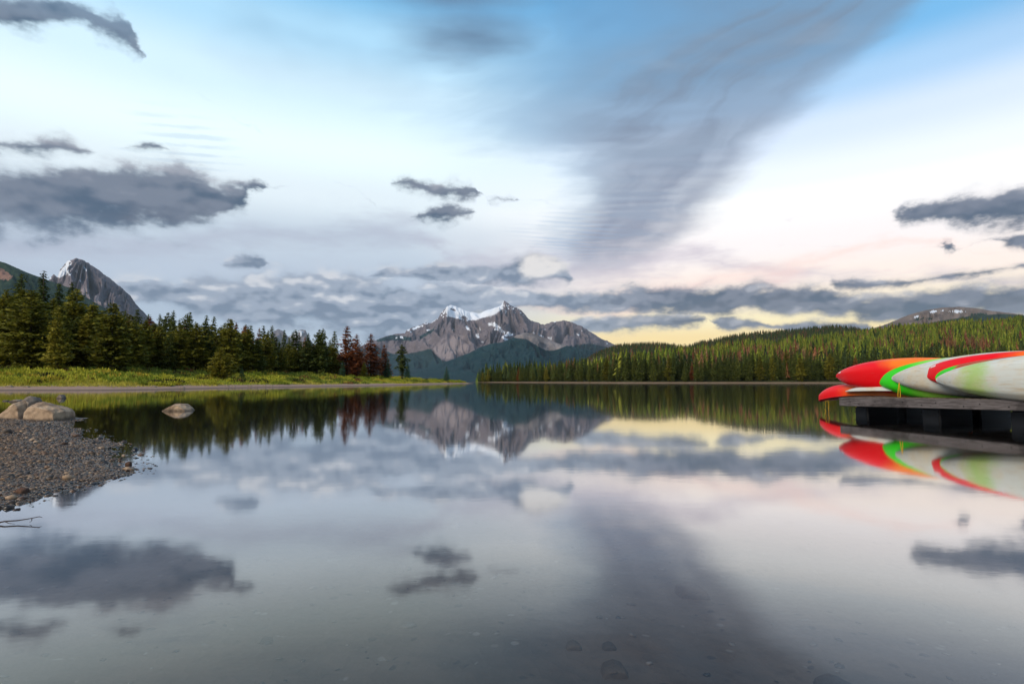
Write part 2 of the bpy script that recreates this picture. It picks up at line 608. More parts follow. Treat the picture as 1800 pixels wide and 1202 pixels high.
# gravel spit on the left, as a shape seen from above
SPIT = np.array([(-9.23, 11.8), (-7.08, 9.44), (-5.45, 7.73), (-4.38, 6.6), (-3.98, 5.9), (-3.66, 5.2), (-3.62, 4.72), (-3.58, 4.25), (-3.5, 3.9),
                 (-3.7, 3.0), (-4.0, 1.0), (-4.2, -3.0), (-40, -3.0), (-40, 14), (-20, 16), (-13.4, 14.9), (-11, 14.2), (-9.7, 13.2)])


def signed_dist(px, py, poly):
    """+inside, -outside"""
    d = np.full(px.shape, 1e9)
    inside = np.zeros(px.shape, bool)
    n = len(poly)
    for i in range(n):
        x0, y0 = poly[i]
        x1, y1 = poly[(i + 1) % n]
        ex, ey = x1 - x0, y1 - y0
        tt = np.clip(((px - x0) * ex + (py - y0) * ey) / (ex * ex + ey * ey), 0, 1)
        d = np.minimum(d, np.hypot(px - x0 - tt * ex, py - y0 - tt * ey))
        c = ((y0 > py) != (y1 > py)) & (px < ex * (py - y0) / (ey + 1e-12) + x0)
        inside ^= c
    return np.where(inside, d, -d)


def bed_height(x, y):
    sd = signed_dist(x, y, SPIT) + 0.35 * fbm(x * 0.9, y * 0.9, 3, 3) * 0.5 - 0.10
    spit = np.where(sd > 0, 0.030 * np.minimum(sd, 6) + 0.004 * np.maximum(sd - 6, 0), 0.045 * sd)
    far = -(0.15 + 0.020 * np.maximum(y, 0) + 0.012 * np.maximum(x, 0) + 0.0004 * np.maximum(y, 0) ** 1.5)
    far = np.maximum(far, -4.0)
    k = np.clip((sd + 3.0) / 3.0, 0, 1)
    k = k * k * (3 - 2 * k)
    z = far * (1 - k) + np.maximum(spit, far) * k
    z = np.where(sd > 0, spit, z)
    z = z + 0.012 * fbm(x * 2.2, y * 2.2, 3, 11)
    # sand ripples under the water
    rp = np.sin((y * 0.94 + x * 0.34) * 2 * math.pi / 0.16 + 1.6 * vnoise(x * 1.3, y * 1.3, 5)) * 0.0035
    return z + np.where(sd < -0.8, rp, 0)


def axis_pts(a, b, step_, ext, grow=1.18):
    core = list(np.arange(a, b, step_))
    s, p, lo = step_, a, []
    while p > ext[0]:
        s *= grow
        p -= s
        lo.append(p)
    s, p, hi = step_, b, [b]
    while p < ext[1]:
        s *= grow
        p += s
        hi.append(p)
    return np.array(lo[::-1] + core + hi)


gx = axis_pts(-14, 9, 0.07, (-600, 900))
gy = axis_pts(0.5, 15, 0.07, (-40, 900))
GX, GY = np.meshgrid(gx, gy)
BZ = bed_height(GX, GY)


def bed_material():
    m, t, out = new_mat('lakebed_silt_and_gravel')
    P = position(t)
    x, y, z = separate(t, P)
    n1 = noise(t, P, 1.2, 4, 0.6)
    n2 = noise(t, P, 9.0, 4, 0.65)
    v1 = voronoi(t, P, 16.0, out='Color')
    vr = separate(t, v1)[0]
    vd = voronoi(t, vmath(t, 'MULTIPLY', P, (1.0, 1.0, 0.3)), 16.0)
    silt = mixc(t, step(t, n1, 0.35, 0.65), c4(0.115, 0.090, 0.070), c4(0.20, 0.155, 0.118))
    silt = mixc(t, step(t, n2, 0.5, 0.75) * 0.5, silt, c4(0.075, 0.062, 0.052))
    speck = step(t, vr, 0.90, 0.96) * step(t, vd, 0.34, 0.18)
    silt = mixc(t, speck * 0.8, silt, c4(0.30, 0.28, 0.25))
    dspeck = step(t, vr, 0.13, 0.06) * step(t, vd, 0.42, 0.24)
    silt = mixc(t, dspeck * 0.75, silt, c4(0.02, 0.021, 0.024))
    gravel = mixc(t, vr, c4(0.07, 0.060, 0.052), c4(0.19, 0.16, 0.135))
    col = mixc(t, step(t, z, -0.06, 0.0), silt, gravel)
    col = mixc(t, step(t, z, -0.5, -2.5), col, c4(0.012, 0.018, 0.016))  # deep bed darkened in colour in place of light lost in the water
    principled(t, out, col, 0.75, 0.35, n2 * 0.6 + vd * 0.6, 0.6, 0.02)
    return m


bed_me = np_mesh('lakebed', np.stack([GX, GY, BZ], -1), grid_faces(len(gy), len(gx)))
link('lakebed_and_gravel_spit', bed_me, bed_material(), kind='structure')

# ------------------------------------------------------------------ left shore
SHORE = np.array([(-330, 40), (-90, 46), (-62, 51), (-48, 53), (-37.5, 53.5), (-36.3, 62), (-35, 77), (-30, 97), (-24, 121), (-19, 165), (-14, 210), (-14.5, 216), (-24, 228),
                  (-60, 250), (-140, 290), (-420, 420), (-900, 420), (-900, 40)])


def shore_height(x, y):
    sd = signed_dist(x, y, SHORE) + 0.7 * fbm(x * 0.10, y * 0.10, 3, 21) * 1.2
    z = np.where(sd > 0, 0.095 * np.minimum(sd, 24) + 0.022 * np.clip(sd - 24, 0, 200), np.maximum(0.12 * sd, -3.5))
    # grassy hummocks
    z = z + np.clip((sd - 4) / 8, 0, 1) * 0.22 * fbm(x * 0.22, y * 0.22, 3, 31)
    return z, sd


sx = np.concatenate([np.arange(-420, -130, 6.0), np.arange(-130, 0, 0.8)])
sy = np.concatenate([np.arange(38, 130, 0.7), np.arange(130, 330, 1.5)])
SX, SY = np.meshgrid(sx, sy)
SZ, SSD = shore_height(SX, SY)


def shore_material():
    m, t, out = new_mat('shore_sand_and_turf')
    P = position(t)
    x, y, z = separate(t, P)
    n1 = noise(t, P, 0.35, 4, 0.6)
    n2 = noise(t, vmath(t, 'MULTIPLY', P, (1, 1, 0.3)), 3.0, 4, 0.65)
    sand = mixc(t, n2, c4(0.19, 0.125, 0.095), c4(0.36, 0.25, 0.195))
    sand = mixc(t, step(t, z, 0.12, -0.02), sand, c4(0.07, 0.055, 0.045))
    turf = mixc(t, step(t, n1, 0.35, 0.65), c4(0.16, 0.18, 0.024), c4(0.34, 0.29, 0.05))
    turf = mixc(t, step(t, n2, 0.4, 0.7) * 0.5, turf, c4(0.05, 0.075, 0.015))
    k = step(t, z + (n1 - 0.5) * 0.5 + (n2 - 0.5) * 0.3, 0.34, 0.48)
    col = mixc(t, k, sand, turf)
    forest = step(t, z, 2.2, 2.6)
    col = mixc(t, forest * 0.8, col, c4(0.035, 0.03, 0.015))
    principled(t, out, col, 0.9, 0.15, n2, 0.5, 0.15)
    return m


link('left_shore_ground', np_mesh('left_shore_ground', np.stack([SX, SY, SZ], -1), grid_faces(len(sy), len(sx))), shore_material(), kind='structure')

# ------------------------------------------------------------------ right shore and its wooded hill
def ip(x, pts):
    p = np.array(pts, float)
    return np.interp(x, p[:, 0], p[:, 1])


R_SHORE = [(780, 520), (840, 430), (900, 380), (1000, 305), (1100, 262), (1440, 252), (1800, 240), (2300, 200)]
R_CANOPY1 = [(780, 668), (830, 657), (870, 648), (950, 639), (1000, 633), (1050, 629), (1100, 622), (1150, 617), (1200, 611), (1250, 605), (1300, 600), (1350, 595), (1400, 590),
             (1450, 585), (1500, 579), (1550, 573), (1600, 568), (1650, 563), (1700, 560), (1800, 553), (1900, 548), (2300, 530)]
R_DIST1 = [(780, 560), (840, 480), (900, 440), (1000, 400), (1100, 430), (1250, 600), (1400, 760), (1600, 860), (1800, 900), (2300, 900)]
R_CANOPY2 = [(780, 668), (940, 664), (980, 650), (1020, 634), (1050, 616), (1080, 604), (1100, 601), (1150, 599), (1180, 602), (1205, 606), (1230, 598), (1260, 592), (1290, 585), (1340, 580),
             (1380, 577), (1430, 572), (1475, 568), (1500, 571), (1530, 577), (1560, 586), (1620, 605), (2300, 610)]
R_DIST2 = 1500.0


def hill_ground(x, d):
    """photo column and distance -> ground height"""
    ds, d1 = ip(x, R_SHORE), ip(x, R_DIST1)
    g1 = ip(x, R_CANOPY1) + 11.5 * FOC / d1
    g2 = ip(x, R_CANOPY2) + 10.0 * FOC / R_DIST2
    z0 = 0.0
    z1 = CAM_H + d1 * (670 - g1) / FOC
    z2 = CAM_H + R_DIST2 * (670 - g2) / FOC
    a = np.clip((d - ds) / (d1 - ds), 0, 1)
    za = z0 + (z1 - z0) * (0.25 * a + 0.75 * a ** 1.25)
    za = za + 0.7 * np.clip((d - ds) / 8, 0, 1) * (1 - a)
    b = np.clip((d - d1) / (R_DIST2 - d1), 0, 1)
    dip = -10 * np.sin(np.pi * np.clip(b * 1.6, 0, 1))
    zb = z1 + (z2 - z1) * b ** 1.4 + dip
    c = np.clip((d - R_DIST2) / 600, 0, 1)
    zc = z2 - 90 * c
    z = np.where(d < ds, (d - ds) * 0.1, np.where(d <= d1, za, np.where(d <= R_DIST2, zb, zc)))
    return z


hx = np.arange(770, 2320, 6.0)
hd = np.concatenate([np.arange(180, 560, 3.0), np.arange(560, 1000, 8.0), np.arange(1000, 2101, 20.0)])
HX, HD = np.meshgrid(hx, hd)
HZ = hill_ground(HX, HD)
hv = np.stack([(HX - 900) / FOC * HD, HD, HZ + 0.8 * fbm(HX * 0.05, HD * 0.03, 3, 41) * np.clip(HZ / 5, 0, 1)], -1)


def hill_material():
    m, t, out = new_mat('forest_floor_and_beach')
    P = position(t)
    x, y, z = separate(t, P)
    n1 = noise(t, P, 0.05, 4, 0.6)
    n2 = noise(t, P, 0.6, 3, 0.6)
    sand = mixc(t, n2, c4(0.13, 0.09, 0.06), c4(0.27, 0.19, 0.13))
    floor = mixc(t, n1, c4(0.02, 0.028, 0.010), c4(0.045, 0.05, 0.016))
    floor = mixc(t, step(t, n2, 0.5, 0.7) * 0.5, floor, c4(0.06, 0.045, 0.022))
    col = mixc(t, step(t, z + (n2 - 0.5) * 0.8, 0.25, 0.7), sand, floor)
    principled(t, out, col, 0.95, 0.1)
    return m


link('right_hillside', np_mesh('right_hillside', hv, grid_faces(len(hd), len(hx))), hill_material(), kind='structure')

# ------------------------------------------------------------------ mountains
def ellipses(px, py, lst, soft=0.35):
    f = np.zeros(px.shape)
    for e in lst:
        cx, cy, rx, ry = e[:4]
        a = math.radians(e[4]) if len(e) > 4 else 0
        dx, dy = px - cx, py - cy
        u = (dx * math.cos(a) + dy * math.sin(a)) / rx
        w = (-dx * math.sin(a) + dy * math.cos(a)) / ry
        wob = 0.28 * vnoise(px * 0.45, py * 0.45, 77) + 0.2 * vnoise(px * 1.1, py * 1.1, 78)
        f = np.maximum(f, np.clip((1.0 - np.hypot(u, w) + wob) / soft, 0, 1))
    return f


def polymask(px, py, poly, soft=1.5, wob=1.2):
    sd = signed_dist(px + wob * vnoise(px * 0.35, py * 0.5, 61), py + wob * vnoise(px * 0.5, py * 0.35, 62), np.array(poly, float))
    return np.clip(sd / soft + 0.5, 0, 1)


def mountain(name, sky, d_ridge, d_base, relief, seed, cols, rows, paint, mat, y_base=672, power=1.15, gully=3.0, ridge_wob=0.6, back=1500, warp=0.35):
    """a rock mass whose ridge stands at d_ridge and whose face comes down to d_base"""
    sky = np.array(sky, float)
    x0, x1 = sky[0, 0], sky[-1, 0]
    xs = np.linspace(x0, x1, cols)
    yr = np.interp(xs, sky[:, 0], sky[:, 1])
    yr = yr + ridge_wob * (ridged(xs * 0.13, xs * 0 + seed, 4, seed) - 0.6) * np.clip((670 - yr) / 60, 0.15, 1)
    v = np.linspace(0, 1, rows) ** 1.2
    Xc, V = np.meshgrid(xs, v)
    d = d_ridge + (d_base - d_ridge) * V
    zr = CAM_H + d_ridge * (670 - yr) / FOC
    prof = (1 - V) ** power
    z = zr[None, :] * prof
    # spurs and gullies that run down the face
    amp = relief * np.clip(zr[None, :] / zr.max(), 0.1, 1) * (np.clip(V * 7, 0, 1) * (1 - V) ** 0.8)
    wx = Xc + warp * 60 * fbm(Xc * 0.025, V * 3.0, 3, seed + 3) + 70 * V * vnoise(Xc * 0.012, V * 0.8, seed + 9)
    g = ridged(wx * gully * 0.016, V * 2.6 + 0.3 * vnoise(Xc * 0.03, V * 3, seed + 8), 5, seed + 5, 0.5)
    z = z + amp * (g - 0.7) + amp * 0.35 * fbm(Xc * 0.07, V * 9, 4, seed + 6)
    # never above the line of the ridge as seen from the lake
    lim = CAM_H + (zr[None, :] - CAM_H) * d / d_ridge - 0.012 * zr.max() * np.clip(V * 6, 0, 1)
    z = np.minimum(z, lim)
    front = np.stack([(Xc - 900) / FOC * d_ridge * (0.35 + 0.65 * d / d_ridge) + (Xc - 900) / FOC * d_ridge * 0.0, d, z], -1)
    # the face narrows less than the view does: keep columns on their own line of sight
    front[..., 0] = (Xc - 900) / FOC * d
    bk = front[:1].copy()
    bk2 = bk.copy()
    bk2[..., 1] += back
    bk2[..., 0] *= (d_ridge + back) / d_ridge
    bk2[..., 2] = 0.2 * bk2[..., 2] - 2
    bk[..., 1] += back * 0.3
    bk[..., 0] *= (d_ridge + back * 0.3) / d_ridge
    bk[..., 2] *= 0.82
    allv = np.concatenate([bk2, bk, front], 0)
    me = np_mesh(name, allv, grid_faces(rows + 2, cols)[:, ::-1])
    px, py = to_px(front)
    cols_ = paint(px, py, V, Xc)           # (rows, cols, 3): forest, snow, shade of the rock
    full = np.concatenate([cols_[:1], cols_[:1], cols_], 0).reshape(-1, 3)
    col_attr(me, 'cover', full)
    me.materials.append(mat)
    return me


def rock_material(name, rock_a, rock_b, scree, forest_a, forest_b, sc=0.004):
    m, t, out = new_mat(name)
    P = position(t)
    cv = attr(t, 'cover')
    n = t.nodes.new('ShaderNodeSeparateColor')
    put(t, n.inputs[0], cv)
    fo, sn, sh = [S(t, n.outputs[i]) for i in range(3)]
    n1 = noise(t, P, sc, 6, 0.62)
    n2 = noise(t, vmath(t, 'MULTIPLY', P, (1, 0.4, 2.2)), sc * 5, 5, 0.6)
    n3 = noise(t, P, sc * 14, 4, 0.65)
    strat = noise(t, vmath(t, 'MULTIPLY', P, (0.25, 0.25, 3.0)), sc * 4, 4, 0.6)
    rock = mixc(t, step(t, n1 * 0.5 + n2 * 0.5, 0.36, 0.62), rock_a, rock_b)
    rock = mixc(t, step(t, strat, 0.5, 0.66) * 0.45, rock, rock_a)
    rock = mixc(t, step(t, sh + (n2 - 0.5) * 0.5, 0.4, 0.8), rock, scree)
    rock = mixc(t, step(t, n3, 0.52, 0.7) * 0.35, rock, rock_a)
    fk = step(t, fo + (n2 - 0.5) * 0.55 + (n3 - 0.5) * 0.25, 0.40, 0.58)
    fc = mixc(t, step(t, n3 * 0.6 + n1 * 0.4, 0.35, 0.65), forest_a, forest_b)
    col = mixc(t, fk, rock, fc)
    sk = step(t, sn + (n3 - 0.5) * 0.35, 0.40, 0.56)
    col = mixc(t, sk, col, c4(0.66, 0.70, 0.76))
    principled(t, out, col, 0.9, 0.1, n2 * 0.5 + n3 * 0.5, 0.5, 25.0)
    return m


ROCK = rock_material('grey_limestone_with_forest', c4(0.105, 0.090, 0.104), c4(0.160, 0.136, 0.148), c4(0.225, 0.190, 0.195), c4(0.006, 0.022, 0.029), c4(0.012, 0.040, 0.045))  # forest tones tinted teal: some distance haze is put into the colour
FOREST = rock_material('blue_green_far_forest', c4(0.11, 0.10, 0.10), c4(0.19, 0.165, 0.16), c4(0.26, 0.225, 0.215), c4(0.005, 0.022, 0.030), c4(0.010, 0.038, 0.045), 0.006)  # teal of distance put into the forest tones, besides the haze volume
DOME = rock_material('brown_alpine_dome', c4(0.11, 0.088, 0.080), c4(0.18, 0.143, 0.125), c4(0.21, 0.165, 0.14), c4(0.016, 0.032, 0.026), c4(0.03, 0.052, 0.034), 0.008)
SLOPE = rock_material('near_wooded_slope', c4(0.20, 0.10, 0.075), c4(0.27, 0.155, 0.11), c4(0.30, 0.18, 0.13), c4(0.012, 0.030, 0.026), c4(0.036, 0.062, 0.036), 0.012)

SNOWY = [(560, 640), (600, 625), (640, 606), (662, 597), (678, 590.6), (698, 586), (711, 586), (715, 579), (732, 573), (747.6, 566.6), (755, 568), (770, 559.5), (774.5, 549.6), (784, 539), (789, 536),
         (800, 538), (820, 546), (845, 551), (855, 545), (881, 536), (884, 531), (887.6, 527.5), (890.5, 531), (894, 533), (902, 539), (909, 541), (916.6, 545), (922, 551), (928, 558), (933.5, 563), (946, 568), (957.6, 571), (964.6, 568),
         (977, 564.4), (990, 563), (1004, 565), (1020, 572), (1037, 582), (1058, 595), (1072, 602), (1089, 608), (1120, 618), (1180, 640)]


def paint_snowy(px, py, V, Xc):
    line = ip(px, [(560, 640), (640, 612), (662, 610), (690, 622), (715, 622), (740, 617), (757, 613), (763, 621), (778, 634), (800, 637), (900, 600), (950, 603), (990, 606), (1040, 604), (1100, 618)])
    fo = np.clip((py - line) / 9 + 0.5, 0, 1)
    # pale avalanche tracks through the trees
    tr = np.clip((vnoise(px * 0.22 + py * 0.14, py * 0.02, 4) - 0.35) * 3, 0, 1) * np.clip((628 - py) / 20, 0, 1)
    fo = np.clip(fo - 0.6 * tr, 0, 1)
    fo = np.maximum(fo, 0.75 * polymask(px, py, [(660, 597), (690, 588), (725, 592), (722, 600), (690, 598), (664, 602)], 4))
    fo = np.maximum(fo, 0.7 * polymask(px, py, [(738, 590), (760, 578), (768, 572), (760, 585), (735, 598)], 3))
    sn = polymask(px, py, [(783, 536), (789, 530), (800, 535), (820, 543), (845, 548), (855, 542), (880, 534), (886, 526), (884, 540), (879, 546), (868, 553), (850, 558), (834, 563),
                           (820, 564), (806, 560), (795, 558), (789, 556), (784, 549)], 1.2, 0.8)
    sn = sn * (1 - ellipses(px, py, [(815, 558.5, 7, 4), (797, 544.5, 6, 2.2, 20)]))
    dust = polymask(px, py, [(772, 552), (788, 536), (794, 548), (788, 558), (776, 560)], 3) * (0.35 + 0.55 * vnoise(px * 0.6, py * 0.6, 9))
    dust = np.maximum(dust, polymask(px, py, [(876, 540), (888, 526), (915, 544), (930, 560), (900, 548), (880, 552)], 3) * (0.28 + 0.6 * vnoise(px * 0.55, py * 0.8, 19)))
    dust = np.maximum(dust, polymask(px, py, [(712, 577), (748, 564), (770, 558), (768, 563), (745, 572), (718, 583)], 2) * (0.5 + 0.7 * vnoise(px * 0.35, py * 0.5, 29)))
    sn = np.maximum(sn, dust)
    sn = np.maximum(sn, ellipses(px, py, [(761, 564, 9, 2, -28), (730, 577, 6, 2.2, -15), (718, 580, 3, 1.8, -30), (723, 583.5, 3, 1.4), (706, 593, 4, 2.5, 20), (697, 594, 2, 1.2), (753, 580, 4, 1.8, -10),
                                          (822, 576.5, 5.5, 2.6, 45), (838, 589.5, 6.5, 2.6, 42), (797, 579, 4, 1.3, 25), (843, 578, 3, 1, 60), (866, 570, 9, 4), (875, 574, 9, 2.6, 20), (874, 579, 7, 1.8, 5), (888, 584, 12, 1.9, 12),
                                          (894, 589, 10, 2.4, -5), (889, 596, 7, 2.2, 15), (884, 592, 3, 2), (873, 592, 4, 1.4, 20), (848, 601, 3, 1, 20), (938, 585.5, 3, 1.2), (951, 590, 9, 1.5, 22), (967, 594.5, 6, 1.3, 18), (1016, 588, 5, 1.3, 25),
                                          (958, 579, 2, 1), (975, 565.5, 2.5, 1.6), (1023, 581, 1.5, 1), (1067, 604, 2, 1)]))
    # pale fan of scree
    sh = polymask(px, py, [(757, 612), (778, 592), (800, 588), (815, 600), (826, 612), (800, 630), (780, 636), (764, 622)], 9)
    sh = np.maximum(sh, 0.55 * polymask(px, py, [(700, 618), (760, 572), (800, 565), (840, 600), (826, 620), (790, 640)], 14))
    sh = np.maximum(sh, 0.55 * polymask(px, py, [(985, 566), (1004, 566), (1090, 608), (1060, 606), (1010, 588)], 9))
    sh = sh * (0.8 + 0.4 * vnoise(px * 0.16 + py * 0.2, py * 0.05, 33))
    sh = sh * (1 - 0.8 * polymask(px, py, [(872, 556), (888, 526), (940, 566), (985, 566), (1015, 582), (960, 578), (915, 560)], 8))
    return np.stack([fo, sn, sh], -1)


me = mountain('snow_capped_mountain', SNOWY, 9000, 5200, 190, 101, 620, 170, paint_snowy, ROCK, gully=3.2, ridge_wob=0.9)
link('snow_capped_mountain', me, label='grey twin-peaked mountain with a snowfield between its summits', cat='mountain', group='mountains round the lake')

SPUR = [(560, 664), (640, 662), (700, 655), (740, 648), (770, 640), (785, 635), (800, 630), (825, 620), (845, 609.5), (865, 603.5), (885, 601), (900, 594), (908, 589), (920, 585.5), (936, 585), (948, 590), (965, 598), (990, 606), (1020, 612), (1060, 622), (1120, 640), (1180, 652)]


def paint_spur(px, py, V, Xc):
    line = ip(px, [(560, 600), (895, 590), (905, 594), (925, 596), (940, 605), (960, 616), (975, 616), (1000, 606), (1100, 606)])
    fo = np.clip((py - line) / 7 + 0.5, 0, 1)
    fo = np.maximum(fo, np.clip((py - 612) / 8, 0, 1) * (1 - 0.9 * polymask(px, py, [(930, 590), (950, 600), (975, 614), (965, 616), (940, 606)], 4)))
    return np.stack([fo, fo * 0, 0.5 + 0.3 * vnoise(px * 0.1, py * 0.1, 3)], -1)


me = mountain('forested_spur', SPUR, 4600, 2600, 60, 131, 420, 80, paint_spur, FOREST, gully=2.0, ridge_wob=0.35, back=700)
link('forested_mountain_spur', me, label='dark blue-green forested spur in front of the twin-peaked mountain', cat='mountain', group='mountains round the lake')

PYR = [(30, 530), (60, 505), (78, 492), (82, 484), (86, 480), (90, 484), (93, 487), (97, 471), (104, 463), (110, 457), (118, 454), (125, 452), (134, 454), (145, 460), (160, 470), (185, 487), (200, 499), (215, 511), (224, 519), (230, 528), (240, 541), (248, 547), (256, 556), (290, 585), (340, 625)]


def paint_pyr(px, py, V, Xc):
    sn = ellipses(px, py, [(108, 481, 9, 5, -45), (118, 466, 3, 9, 15), (113, 474, 5, 5), (148, 470, 5, 1.6, 48), (151, 474, 5, 1.3, 50), (134, 476, 3, 1.8, 30), (141.5, 494, 2.2, 1.6, 40), (122, 483, 4, 1.2, -20), (88, 489, 3, 2)])
    sn = np.maximum(sn, polymask(px, py, [(96, 478), (112, 456), (127, 452), (128, 474), (112, 488), (100, 492)], 3) * (0.30 + 0.65 * vnoise(px * 0.5, py * 0.5, 9)))
    sh = polymask(px, py, [(120, 500), (160, 505), (200, 530), (230, 550), (180, 545), (140, 520)], 14)
    sh = np.maximum(sh, 0.6 * polymask(px, py, [(120, 452), (160, 470), (230, 528), (256, 556), (200, 530), (140, 485)], 12)) * (0.8 + 0.5 * vnoise(px * 0.2 - py * 0.2, py * 0.05, 5))
    fo = np.clip((py - ip(px, [(0, 540), (200, 575), (300, 600)])) / 20 + 0.5, 0, 1)
    return np.stack([fo, sn, sh], -1)


me = mountain('pyramid_mountain', PYR, 6000, 3600, 130, 151, 330, 150, paint_pyr, ROCK, gully=4.0, ridge_wob=0.8)
link('pyramid_mountain', me, label='steep grey pyramid-shaped mountain with a patch of snow left of its summit', cat='mountain', group='mountains round the lake')

SLP = [(-420, 330), (-200, 395), (-100, 428), (0, 461), (40, 478), (75, 491), (90, 496), (115, 505), (130, 512), (150, 524), (170, 536), (200, 552), (230, 572), (300, 610), (380, 650)]


def paint_slope(px, py, V, Xc):
    bare = polymask(px, py, [(-60, 440), (0, 470), (22, 485), (14, 492), (-10, 490), (-80, 480)], 5, 3)
    return np.stack([1 - bare, bare * 0, 0.6 + 0 * bare], -1)


me = mountain('wooded_ridge', SLP, 2600, 700, 40, 171, 300, 70, paint_slope, SLOPE, gully=2.0, ridge_wob=0.35, back=500)
link('wooded_ridge', me, label='dark green wooded ridge with a bare reddish patch at the left edge', cat='mountain', group='mountains round the lake')

FAR = [(440, 640), (462, 612), (472, 594), (478, 583), (487, 578), (497, 582), (506, 592), (513, 587), (521, 581), (530, 579), (536, 580), (541, 592), (548, 602), (570, 620), (600, 640)]


def paint_far(px, py, V, Xc):
    sn = polymask(px, py, [(505, 592), (521, 579), (536, 580), (533, 594), (515, 598)], 5) * (0.4 + 0.6 * vnoise(px * 0.4, py * 0.4, 3))
    return np.stack([0.35 + sn * 0, sn, 0.2 + sn * 0], -1)


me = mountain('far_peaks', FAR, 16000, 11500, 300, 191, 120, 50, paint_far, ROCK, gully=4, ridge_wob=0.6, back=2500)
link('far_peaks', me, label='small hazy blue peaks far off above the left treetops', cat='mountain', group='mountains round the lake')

DOM = [(1380, 640), (1480, 592), (1548, 574), (1570, 566), (1600, 553.5), (1630, 545), (1660, 540), (1690, 538.5), (1720, 541), (1750, 546), (1790, 551), (1850, 560), (1950, 580), (2060, 620)]


def paint_dome(px, py, V, Xc):
    sn = ellipses(px, py, [(1610, 556.5, 7, 1.8, -18), (1640, 548, 8, 2.6, -12), (1657, 546, 4.5, 1.4, -12), (1684, 547.5, 16, 2.6, 1)])
    fo = np.clip((py - ip(px, [(1540, 585), (1640, 566), (1700, 556), (1760, 551), (1850, 558)])) / 5 + 0.4, 0, 1)
    fo = np.maximum(fo, 0.65 * ellipses(px, py, [(1615, 561, 12, 3.5, -15), (1632, 560, 10, 3), (1720, 553, 26, 4)]))
    return np.stack([fo, sn, 0.5 + 0.3 * vnoise(px * 0.1, py * 0.2, 3)], -1)


me = mountain('domed_mountain', DOM, 4200, 2400, 70, 211, 360, 80, paint_dome, DOME, gully=2.0, ridge_wob=0.25)
link('domed_mountain', me, label='rounded bare brown mountain with snow patches behind the right hillside', cat='mountain', group='mountains round the lake')

# ------------------------------------------------------------------ trees
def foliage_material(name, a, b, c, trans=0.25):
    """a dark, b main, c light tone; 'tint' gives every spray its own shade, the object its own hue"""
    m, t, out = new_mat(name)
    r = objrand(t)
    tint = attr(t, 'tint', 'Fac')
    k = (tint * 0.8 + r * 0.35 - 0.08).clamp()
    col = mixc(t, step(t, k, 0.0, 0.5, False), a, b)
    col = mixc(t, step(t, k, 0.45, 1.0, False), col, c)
    p = t.nodes.new('ShaderNodeBsdfPrincipled')
    put(t, p.inputs['Base Color'], col)
    p.inputs['Roughness'].default_value = 0.75
    p.inputs['Specular IOR Level'].default_value = 0.15
    tr = t.nodes.new('ShaderNodeBsdfTranslucent')
    put(t, tr.inputs['Color'], col)
    mx = t.nodes.new('ShaderNodeMixShader')
    mx.inputs[0].default_value = trans
    t.links.new(p.outputs[0], mx.inputs[1])
    t.links.new(tr.outputs[0], mx.inputs[2])
    t.links.new(mx.outputs[0], out.inputs['Surface'])
    return m


def bark_material():
    m, t, out = new_mat('conifer_bark')
    P = texco(t)
    n = noise(t, vmath(t, 'MULTIPLY', P, (30, 30, 6)), 1.0, 4, 0.6)
    principled(t, out, mixc(t, n, c4(0.035, 0.028, 0.022), c4(0.13, 0.10, 0.08)), 0.95, 0.1, n, 0.6, 0.01)
    return m


BARK = bark_material()
F_PINE = foliage_material('pine_needles', c4(0.048, 0.056, 0.009), c4(0.165, 0.160, 0.019), c4(0.33, 0.27, 0.034))
F_SPRUCE = foliage_material('spruce_needles', c4(0.026, 0.038, 0.012), c4(0.075, 0.098, 0.021), c4(0.165, 0.175, 0.034))
F_DEAD = foliage_material('rust_red_needles', c4(0.085, 0.026, 0.010), c4(0.26, 0.080, 0.026), c4(0.42, 0.165, 0.06))
F_FIR = foliage_material('blue_green_fir_needles', c4(0.016, 0.042, 0.020), c4(0.035, 0.082, 0.038), c4(0.075, 0.14, 0.065))


def sprays(cen, axis, length, width, tint, r):
    """leaf-sized folded diamonds: cen (n,3), axis (n,3) unit-ish"""
    n = len(cen)
    ax = axis / (np.linalg.norm(axis, axis=1, keepdims=True) + 1e-9)
    rnd = r.normal(size=(n, 3)) * 0.55 + np.array([[0, 0, 1.0]])
    side = np.cross(ax, rnd)
    side /= np.linalg.norm(side, axis=1, keepdims=True) + 1e-9
    up = np.cross(side, ax)
    L, W = length[:, None], width[:, None]
    v0 = cen - ax * L * 0.5
    v2 = cen + ax * L * 0.5
    v1 = cen + side * W * 0.5 - up * W * 0.22
    v3 = cen - side * W * 0.5 - up * W * 0.22
    v = np.stack([v0, v1, v2, v3], 1).reshape(-1, 3)
    i = np.arange(n)[:, None] * 4
    f = np.concatenate([i + np.array([0, 1, 2]), i + np.array([0, 2, 3])], 0)
    return v, f, np.repeat(tint, 4)


